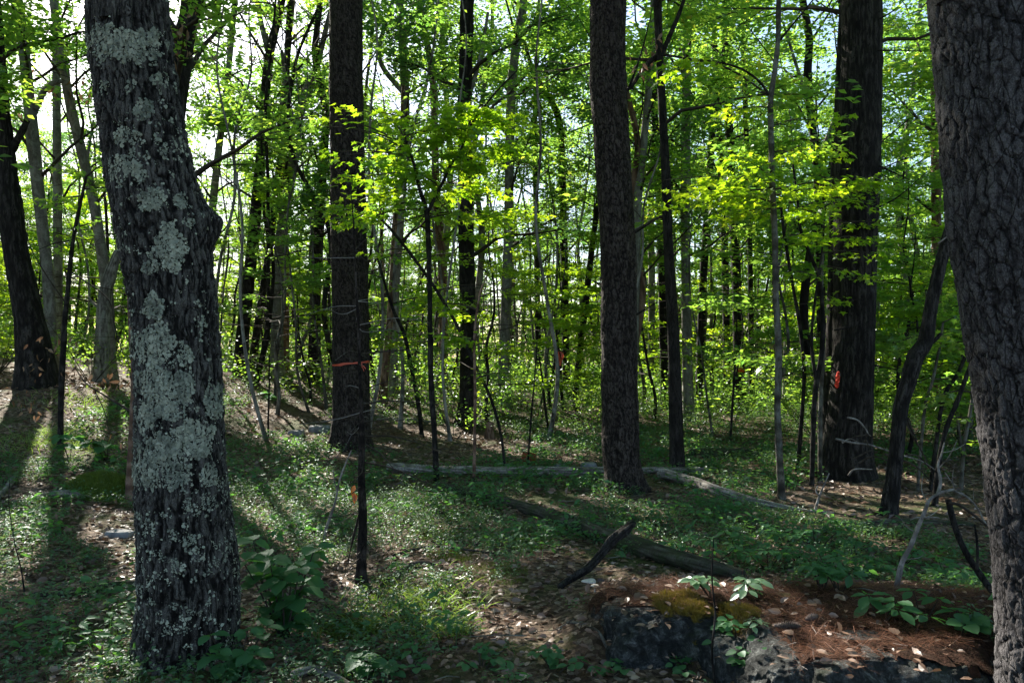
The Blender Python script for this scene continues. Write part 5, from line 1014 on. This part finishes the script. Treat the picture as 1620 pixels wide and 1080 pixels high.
def green(x, y):
    px, py = pxy(x, y); q = np.stack([x, y, 0 * x], 1); f = .50 + .55 * vnoise(q * 1.3, 41) + .35 * vnoise(q * 3.7, 42)
    for a, b, c, d, s_ in BARE: f = f - s_ * 1.3 * np.exp(-(((px - a) / c) ** 2 + ((py - b) / d) ** 2) ** 2)
    for a, b, c, d, s_ in LUSH: f = f + s_ * .5 * np.exp(-(((px - a) / c) ** 2 + ((py - b) / d) ** 2))
    return f
def scat(n, y0, y1, rng, p=0.0, k=.85):
    y = (y0 ** (2 - p) + (y1 ** (2 - p) - y0 ** (2 - p)) * rng.random(n)) ** (1 / (2 - p)); return rng.uniform(-k, k, n) * (y + 1.5), y
gl = np.random.default_rng(55); mb = MB()
for n, y0, y1, sz, sh in [(21000, 2.4, 7.5, .048, 'ovate'), (24000, 7.5, 16, .07, 'oval'), (12000, 16, 30, .10, 'oval')]:
    x, y = scat(n, y0, y1, gl, 0 if y1 < 30 else .6); kp = ~((x > np.where(y < 4.15, .95, .5)) & (x < 2.8) & (y > 3.45) & (y < 5.0) & (gl.random(n) > .22)); x, y = x[kp], y[kp]; n = len(x)
    z = zmax((BQ, SQ, RQ), x, y) + gl.uniform(.004, .022, n) + np.where((x > .3) & (x < 2.8) & (y > 3.4) & (y < 5.2), .02, 0); N = nrm(gl.normal(0, .5, (n, 3)) + [0, 0, 1.]); v = np.clip(gl.beta(1.6, 1.8, n) + .15 * vnoise(np.stack([x, y, z], 1) * 1.5, 5), 0, 1)
    leaves(mb, np.stack([x, y, z], 1), gl.normal(0, 1, (n, 3)) * [1, 1, .12], N, sz * gl.uniform(.5, 1.5, n), sh, gl.choice([1.1]), v, gl)
tag(mb.build('leaf_litter', M['litter']), 'dead brown leaves carpeting the wood floor', kind='stuff')
# twig litter
mb = MB()
for k in range(900):
    y = (2.4 ** 2 + (14 ** 2 - 2.4 ** 2) * gl.random()) ** .5; x = gl.uniform(-.8, .8) * (y + 1); a = gl.uniform(0, 2 * PI); L = gl.uniform(.06, .4); e = np.array([x + math.cos(a) * L, y + math.sin(a) * L]); zz = ground([x, (x + e[0]) / 2, e[0]], [y, (y + e[1]) / 2, e[1]]) + gl.uniform(.01, .035, 3)
    tube(mb, np.array([[x, y, zz[0]], [(x + e[0]) / 2 + gl.normal(0, .012), (y + e[1]) / 2, zz[1]], [e[0], e[1], zz[2]]]), gl.uniform(.0015, .006) * np.array([1, .8, .4]), 4, gl.random())
tag(mb.build('twig_litter', M['thin_bark']), 'fallen twigs scattered over the litter', kind='stuff')
# needles on the mound
def needles(n, x, y, Qs, rng):
    z = zmax(Qs, x, y) + rng.uniform(.002, .02, n); return np.stack([x, y, z], 1)
n = 52000; x = gl.uniform(.25, 3.1, n); y = gl.uniform(3.40, 5.7, n); px, py = pxy(x, y)
f = vnoise(np.stack([x, y, 0 * x], 1) * 3, 3) * .25 + ((px - 1230) / 420) ** 2 + ((y - 4.35) / 1.0) ** 2
kp = (f < .95); x, y = x[kp], y[kp]
z = ground(x, y)
near = (x < 2.6) & (y < 4.9); zz = z.copy(); zz[near] = zmax((BQ, SQ, RQ), x[near], y[near])
kp = ~((x > .40) & (x < 1.25) & (y < 4.22 + .06 * vnoise(np.stack([x * 9, y * 9, 0 * x], 1), 4))) & (zz > .12) & ~((y < 3.50) & (gl.random(len(x)) < .6)); x, y, zz = x[kp], y[kp], zz[kp]; n = len(x)
mb = MB(); leaves(mb, np.stack([x, y, zz + gl.uniform(.012, .034, n)], 1), gl.normal(0, 1, (n, 3)) * [1, 1, .16], nrm(gl.normal(0, .3, (n, 3)) + [0, 0, 1.]), (.075 * gl.uniform(.6, 1.3, n)), 'needle', .42, None, gl)
tag(mb.build('pine_needles', M['rust_needle']), 'rusty fallen pine needles bedding the rock', kind='stuff')
# duff: the matted sheet the needles lie on, draped over mound and rock tops
gx, gy = np.meshgrid(np.arange(.25, 3.2, .03), np.arange(3.36, 5.6, .03), indexing='ij'); zz = zmax((BQ, SQ, RQ), gx.ravel(), gy.ravel()).reshape(gx.shape); zf = zz.copy()
for _ in range(3):
    zp = np.pad(zf, 1, 'edge'); zf = np.maximum(zz - .0, (zp[:-2, 1:-1] + zp[2:, 1:-1] + zp[1:-1, :-2] + zp[1:-1, 2:]) / 4)
zf = zf + .007 + .012 * vnoise(np.stack([gx.ravel(), gy.ravel(), 0 * gx.ravel()], 1) * 16, 5).reshape(gx.shape)
wn = vnoise(np.stack([gx.ravel(), gy.ravel(), 0 * gx.ravel()], 1) * 5, 9).reshape(gx.shape) + .5 * vnoise(np.stack([gx.ravel(), gy.ravel(), 0 * gx.ravel()], 1) * 17, 10).reshape(gx.shape)
okc = (zf > .15) & (gy > np.where(gx < 1.25, 4.20, 3.47) + .05 * wn) & (((gx - 1.75) / 1.45) ** 2 + ((gy - 4.3) / 1.05) ** 2 + .42 * wn < 1.0)
n_, m_ = gx.shape; i, j = np.meshgrid(np.arange(n_ - 1), np.arange(m_ - 1), indexing='ij'); fk = okc[:-1, :-1] & okc[1:, :-1] & okc[1:, 1:] & okc[:-1, 1:]
F = np.stack([i * m_ + j, (i + 1) * m_ + j, (i + 1) * m_ + j + 1, i * m_ + j + 1], -1)[fk]; mb = MB(); mb.add(np.stack([gx.ravel(), gy.ravel(), zf.ravel()], 1), F)
tag(mb.build('needle_duff', M['needle_bed'], smooth=True), 'matted rust brown duff covering the tops of the front rocks', kind='stuff')
n = 5000; px = gl.uniform(560, 960, n); py = gl.uniform(880, 1075, n); r_ = [(a - CX) / FPX for a in px]; yy = 1.6 * FPX / (py - HY); xx = np.array(r_) * yy; kk = vnoise(np.stack([xx, yy, 0 * xx], 1) * 2.2, 77) > -.1; xx, yy = xx[kk], yy[kk]; n = len(xx)
mb = MB(); leaves(mb, np.stack([xx, yy, ground(xx, yy) + gl.uniform(.006, .022, n)], 1), gl.normal(0, 1, (n, 3)) * [1, 1, .14], nrm(gl.normal(0, .3, (n, 3)) + [0, 0, 1.]), (.075 * gl.uniform(.6, 1.3, n)), 'needle', .42, None, gl)
tag(mb.build('pine_needles', M['rust_needle']), 'thin drift of rusty needles among the dead leaves in the near centre', kind='stuff')
# low plants
def sprigs(n, y0, y1, h, nl, size, shape, mat, name, label, thr=.45, rng=gl, wid=1.1, stems=True, sub=None, p=0.0):
    x, y = scat(n, y0, y1, rng, p); f = green(x, y) if sub is None else sub(x, y); kp = f + .25 * rng.random(n) > thr; x, y, f = x[kp], y[kp], f[kp]; n = len(x); z = ground(x, y)
    base = np.stack([x, y, z], 1); H = h * rng.uniform(.5, 1.3, n) * np.clip(.6 + .6 * f, .5, 1.4); ln = rng.normal(0, .35, (n, 2))
    t_ = rng.uniform(.25, 1.0, (n, nl)); pos = base[:, None] + np.stack([ln[:, :1] * H[:, None] * t_, ln[:, 1:] * H[:, None] * t_, H[:, None] * t_], -1)
    az = rng.uniform(0, 2 * PI, (n, nl)); off = rng.uniform(.1, .55, (n, nl)) * H[:, None] * .8; pos = pos + np.stack([np.cos(az) * off, np.sin(az) * off, 0 * off], -1)
    D = np.stack([np.cos(az), np.sin(az), rng.normal(.0, .3, (n, nl))], -1).reshape(-1, 3); N = nrm(rng.normal(0, .35, (n * nl, 3)) + [0, 0, 1.]); v = np.clip(np.repeat(rng.random(n), nl) * .6 + rng.random(n * nl) * .4, 0, 1)
    mb = MB(); leaves(mb, pos.reshape(-1, 3), D, N, size * rng.uniform(.6, 1.3, n * nl), shape, wid, v, rng)
    if stems:
        m = n; e = base + np.stack([ln[:, 0] * H, ln[:, 1] * H, H], 1); wv = np.array([.0018, 0, 0]); Vv = np.stack([base - wv, base + wv, e], 1); mb.add(Vv.reshape(-1, 3), np.arange(3 * m).reshape(m, 3), .1)
    tag(mb.build(name, M[mat]), label, kind='stuff'); return n
sprigs(12500, 2.3, 9, .12, 13, .028, 'oval', 'plant', 'ground_cover', 'low blueberry like plants covering the clearing', .44)
sprigs(9500, 9, 18, .17, 10, .055, 'oval', 'plant', 'ground_cover', 'low green plants covering the middle ground', .42)
sprigs(9000, 18, 40, .28, 10, .085, 'oval', 'plant', 'ground_cover', 'green undergrowth far back in the wood', .30, p=.5)
def lushy(c): 
    def f(x, y):
        px, py = pxy(x, y); r = 0 * x - .3 + .25 * vnoise(np.stack([x, y, 0 * x], 1) * 2.2, 8)
        for a, b, cc, d, s_ in c: r = r + s_ * 1.2 * np.exp(-(((px - a) / cc) ** 2 + ((py - b) / d) ** 2))
        return r
    return f
sprigs(6800, 18, 42, 1.1, 18, .11, 'oval', 'leaf', 'undergrowth', 'waist high sunlit brush closing the back of the wood', .05, p=.5)
sprigs(5200, 12, 26, .42, 22, .055, 'oval', 'plant', 'undergrowth', 'knee high leafy bushes behind the long log', .4, sub=lushy([(850, 650, 130, 34, 1), (1300, 660, 280, 34, 1), (1080, 640, 120, 24, 1), (560, 640, 60, 20, .5), (420, 620, 80, 24, .5), (1500, 700, 90, 40, .6), (120, 680, 90, 40, .4)]))
sprigs(6500, 2.6, 14, .20, 8, .066, 'ovate', 'broad', 'seedlings', 'broad leaved seedlings in loose clumps over the clearing', .30, sub=lambda x, y: np.where(green(x, y) > .3, .12 + .9 * vnoise(np.stack([x, y, 0 * x], 1) * 1.6, 61) + .25 * vnoise(np.stack([x, y, 0 * x], 1) * 5, 62), -1))
# sedge tuft in the sun patch
def tuft(name, label, px, py, rx, ry, n, L, mat='grassm'):
    q = at(px, py); x = q[0] + gl.normal(0, rx, n); y = q[1] + gl.normal(0, ry, n); z = ground(x, y); mb = MB(); D = nrm(gl.normal(0, .5, (n, 3)) + [0, 0, 1.]); s_ = L * gl.uniform(.5, 1.2, n); wdt = .0028
    side = nrm(np.cross(D, gl.normal(0, 1, (n, 3)))); dr_ = nrm(D * [1, 1, 0]) ; b = np.stack([x, y, z], 1); pts = [b + D * s_[:, None] * t_ + (dr_ * .5 - [0, 0, .5]) * (s_ * t_ * t_ * .7)[:, None] for t_ in (0, .4, .75, 1)]
    V = np.stack([pts[0] - side * wdt, pts[0] + side * wdt, pts[1] - side * wdt, pts[1] + side * wdt, pts[2] - side * wdt * .7, pts[2] + side * wdt * .7, pts[3]], 1); o_ = (np.arange(n) * 7)[:, None]
    mb.add(V.reshape(-1, 3), np.concatenate([o_ + [0, 1, 3, 2], o_ + [2, 3, 5, 4]]), np.repeat(gl.random(n), 7)); base_ = mb.n - 7 * n; mb.F.append(o_ + [4, 5, 6] + base_); mb.M.append(np.zeros(n, int))
    return tag(mb.build(name, M[mat], org=q), label, kind='stuff')
tuft('sedge_grass', 'arching sedge in the sun patch right of the dead sapling', 655, 965, .22, .22, 700, .15); tuft('sedge_grass', 'small sedge tuft below the sun patch', 715, 1000, .08, .07, 160, .13); tuft('sedge_grass', 'dark sedge mat beside the broad leaved plant', 560, 1000, .13, .10, 500, .08, 'mossm')
for px, py in [(140, 640), (230, 640), (110, 700), (60, 700)]: tuft('sedge_grass', 'soft dim grass on the left bank near the leaning tree' if px < 100 else ('soft grass on the left bank' if px < 130 else ('soft grass on the bank below the dead snag' if px < 200 else 'soft grass on the bank by the reddish sapling')), px, py, .35, .4, 350, .22)

# broad leaved plants: each leaf its own part
LM = {}
def leafdata(shape, mat, key):
    if key in LM: return LM[key]
    m = 9; t_ = np.linspace(0, 1, m)
    if shape == 'oakleaf': wv = .42 * np.sin(PI * t_ ** .75) ** .8 * (1 + .16 * np.sin(t_ * 26))
    elif shape == 'round': wv = .42 * np.sin(PI * t_ ** .8) ** .7
    else: wv = .24 * np.sin(PI * t_ ** 1.15) ** .9
    V = []; 
    for i, a in enumerate(t_):
        for j, u in enumerate((-1, -.5, 0, .5, 1)): V.append([a, u * wv[i], .10 * abs(u) * wv[i] * 2 - .16 * a * a + .012 * math.cos(i * PI) * abs(u) - .0 + (.0 if u else -.006)])
    F = [[i * 5 + j, i * 5 + j + 1, (i + 1) * 5 + j + 1, (i + 1) * 5 + j] for i in range(m - 1) for j in range(4)]
    mb = MB(); mb.add(V, F, .5); LM[key] = mb.data(key, M[mat], np.zeros(3), True); return LM[key]
from mathutils import Matrix
def put_leaf(parent, me, pos, D, up, size, roll=0):
    D = nrm(np.asarray(D, float)); up = np.asarray(up, float); Y_ = nrm(np.cross(up, D)); Z_ = np.cross(D, Y_); o = bpy.data.objects.new('leaf', me); COL.objects.link(o); o.parent = parent
    m = Matrix(((D[0], Y_[0], Z_[0], 0), (D[1], Y_[1], Z_[1], 0), (D[2], Y_[2], Z_[2], 0), (0, 0, 0, 1))); o.rotation_euler = m.to_euler(); o.location = np.asarray(pos) - ORG[parent.name]; o.scale = (size, size, size); return o
def plant(label, px, py, h, nst, per, size, shape, mat, top=True, rng=gl, spread=.25, droop=-.1, name='leafy_plant', cat='plant', whorl=5, lean=(0, 0)):
    q = at(px, py); o = thing(name, label, cat, tuple(q)); me = leafdata(shape, mat, shape + '_' + mat); mb = MB()
    for s_ in range(nst):
        a = rng.uniform(0, 2 * PI); e = q + [math.cos(a) * spread * rng.uniform(.2, 1) + lean[0], math.sin(a) * spread * rng.uniform(.2, 1) + lean[1], h * rng.uniform(.6, 1.1)]
        b = q + [math.cos(a) * .01, math.sin(a) * .01, -.02]; m_ = (b + e) / 2 + [0, 0, .06 * h]; C, _ = curve(np.array([b, m_, e]), 8); tube(mb, C, np.linspace(.005, .002, 8) * (1 + h), 6)
        for k in range(per):
            f = 1.0 if k < whorl else rng.uniform(.3, .9); p_ = C[min(int(f * 7), 7)]; az = (k * 2 * PI / whorl + rng.normal(0, .2)) if k < whorl else rng.uniform(0, 2 * PI)
            D = [math.cos(az), math.sin(az), droop + rng.normal(0, .18)]; put_leaf(o, me, p_ + np.array(D) * .012, D, nrm(np.array([rng.normal(0, .2), rng.normal(0, .2) - .15, 1.])), size * rng.uniform(.7, 1.15))
    mb.build('stems', M['twig'], o)['kind'] = 'stuff'; return o
plant('tall oak sprout with very large lobed leaves right of the oak foot', 450, 1010, .46, 10, 9, .125, 'oakleaf', 'broad', spread=.30, whorl=4)
plant('upper pale leaves of the oak sprout catching sky light, right of the oak', 425, 960, .50, 2, 4, .14, 'oakleaf', 'broad', spread=.12, whorl=3)
plant('bright green bramble leaves in front of the oak foot', 375, 1070, .24, 8, 6, .085, 'round', 'broad', spread=.2, whorl=3)
plant('broad leaved sprout at the bottom edge below the sun patch', 590, 1060, .10, 5, 5, .085, 'round', 'broad', spread=.14, whorl=3)
plant('pale starry leaved plant on the back of the needle mound, left one', 1128, 945, .13, 4, 6, .085, 'narrow', 'pale_plant', spread=.13, whorl=6)
plant('pale starry leaved plant on the back of the needle mound, right one', 1208, 950, .12, 4, 6, .085, 'narrow', 'pale_plant', spread=.12, whorl=6)
plant('small pale sprout in the middle of the needle mound', 1188, 995, .05, 3, 5, .05, 'narrow', 'pale_plant', spread=.05, whorl=5)
plant('green starry leaved plant left of the foot of the bleached branch', 1392, 985, .14, 4, 6, .10, 'narrow', 'broad', spread=.14, whorl=5)
plant('green starry leaved plant right of the foot of the bleached branch', 1460, 990, .14, 3, 5, .09, 'narrow', 'broad', spread=.14, whorl=5)
plant('green starry leaved plant nearest the big pine', 1520, 1005, .10, 4, 5, .085, 'round', 'broad', spread=.12, whorl=4)
for k, (px, py, lab) in enumerate([(1310, 905, 'teal starry plant behind the needle mound, under the pale log tip'), (1370, 915, 'teal starry plant left of the bleached branch, hindmost'), (1260, 895, 'teal starry plant behind the right pale plant'), (1330, 940, 'teal starry plant close behind the needle mound'), (1080, 880, 'dark star leaved plant beside the mossy log end'), (1160, 870, 'dark star leaved plant between the mossy log and the tall sapling')]):
    plant(lab, px, py, .14, 5, 6, .085, 'narrow', 'broad', spread=.18, whorl=6)
for k, (px, py, lab) in enumerate([(110, 722, 'small broad leaved plant on the bank below the thin dark sapling'), (170, 728, 'small broad leaved plant behind the moss cushion'), (425, 640, 'broad leaved sprout catching sun between the oak and the ribboned pine'), (450, 610, 'green sprout on the rise left of the ribboned pine')]):
    plant(lab, px, py, .22, 4, 5, .15, 'round', 'broad', spread=.22, whorl=4)
for k, (px, py) in enumerate([(880, 1060), (760, 1060), (1100, 1068), (1180, 1060), (960, 1068), (640, 1070)]):
    plant(['low shaded plant at the bottom edge left of the boulder', 'low plant at the bottom edge in the middle', 'shaded plant in front of the boulder', 'shaded plant in front of the slab left end', 'low plant right at the boulder foot', 'low plant near the bottom left of centre'][k], px, py, .08, 5, 5, .05, 'round', 'broad', spread=.14, whorl=4)
pr = np.random.default_rng(71)
for k, (px, py, lab) in enumerate([(1150, 1062, 'ivy like plant in the gap between boulder and slab, left one'), (1195, 1070, 'leafy plant in the gap between boulder and slab, right one'), (1168, 1035, 'dark green plant at the notch above the gap in the rocks'), (1215, 1075, 'plant covering the left end of the slab face')]):
    plant(lab, px, py, .16, 6, 7, .05, 'round', 'broad', spread=.12, whorl=4, rng=pr)
for k, (px, py, lab) in enumerate([(1240, 868, 'teal star leaved plant left of the hindmost clump'), (1290, 870, 'teal star leaved plant in the hindmost clump, left half'), (1345, 878, 'teal star leaved plant in the hindmost clump, right half'), (1420, 900, 'star leaved plant touching the bleached branch on the left'), (1215, 900, 'star leaved plant right behind the pale plants'), (1500, 930, 'star leaved plant between the bleached branch and the fallen bough'), (1120, 900, 'star leaved plant at the buried end of the mossy log'), (1300, 935, 'low star leaved plant on the rear rim of the needle mound')]):
    plant(lab, px, py, .17, 6, 6, .075, 'narrow', 'broad', spread=.2, whorl=6, rng=pr)
# fungi, cones, dead leaf on the mound
def fungus(label, px, py, r, hgt, d=None, cap_flat=.5, stemr=.25):
    q = at(px, py); q[2] += .02; o = thing('mushroom', label, 'mushroom', tuple(q)); mb = MB(); n = 24
    prof = [(0, .0), (.5, -.02), (.85, -.10), (1.0, -.28), (.9, -.30), (.5, -.22), (.2, -.2)]
    th_ = np.arange(n) * 2 * PI / n; wv = 1 + .10 * np.sin(3 * th_ + r * 100); V = np.array([[a * r * math.cos(t_) * wv[i], a * r * math.sin(t_) * wv[i], hgt + b * r + .05 * r * math.sin(2 * t_)] for a, b in prof for i, t_ in enumerate(th_)]) + q
    mb.add(V, grid_faces(len(prof), n)); mb.build('cap', M['fungus'], o, smooth=True); mb = MB(); tube(mb, np.array([q - [0, 0, .02], q + [.003, 0, hgt * .5], q + [0, 0, hgt - .2 * r]]), [stemr * r, stemr * r * .8, stemr * r * .9], 10); mb.build('stalk', M['fungus'], o, smooth=True)
fungus('pale flat mushroom at the left end of the needle mound', 941, 938, .028, .035); fungus('wider pale mushroom just behind the flat one', 932, 928, .05, .03); fungus('white mushroom lying low in front of the flat one', 950, 956, .026, .014)
def cone(label, px, py, L, rot):
    q = at(px, py); q[2] = max(q[2], float(zmax((SQ, BQ, RQ), q[:1], q[1:2])[0])) + .038; o = thing('pine_cone', label, 'pine cone', tuple(q)); a = np.array([math.cos(rot), math.sin(rot), .05]); n = 90; mb = MB(); t_ = np.arange(n) / n; ph = np.arange(n) * 2.4; U_ = nrm(np.cross(a, [0, 0, 1.])); W_ = np.cross(U_, a)
    rad = np.cos(ph)[:, None] * U_ + np.sin(ph)[:, None] * W_; pos = q + a * (L * (t_ - .5))[:, None]; sz = L * .26 * np.sin(PI * (.12 + .8 * t_)) 
    leaves(mb, pos, rad + a * .5, nrm(a + 0 * rad + rad * -.4), sz, 'ovate', 1.4, None, gl); mb.build('scales', M['cone'], o)['kind'] = 'stuff'; mb = MB(); tube(mb, np.array([q - a * L * .48, q, q + a * L * .45]), [L * .06, L * .1, L * .03], 8); mb.build('core', M['cone'], o)
cone('dark open pine cone lying on the needles, left one', 1246, 1008, .125, -.25); cone('greyer pine cone lying behind the dark one', 1284, 990, .085, .5)
q = at(1012, 955); me = leafdata('oakleaf', 'litter', 'dead_leaf_data'); 
o = thing('dead_leaf', 'curled tan dead leaf lying on the boulder', 'leaf', tuple(q)); put_leaf(o, me, q + [-.03, .02, float(zmax((BQ,), np.array([q[0]]), np.array([q[1]]))[0]) - q[2] + .012], [1, .25, .12], [.1, -.5, 1], .10)
for k, (px, py) in enumerate([(1290, 965), (1335, 1062), (1330, 1040), (1420, 1060), (1255, 1058)]):
    q = at(px, py); o = thing('dead_leaf', ['upright brown leaf standing in the needles', 'rust red leaf hanging over the slab edge', 'small rust leaf on top of the slab', 'tan leaf on the right part of the slab', 'tan leaf on the left part of the slab'][k], 'leaf', tuple(q)); zz = float(zmax((SQ,), np.array([q[0]]), np.array([q[1]]))[0]); put_leaf(o, me, [q[0], q[1], zz + .03], [gl.normal(), gl.normal(), .3], [.1, -.4, 1], .06)
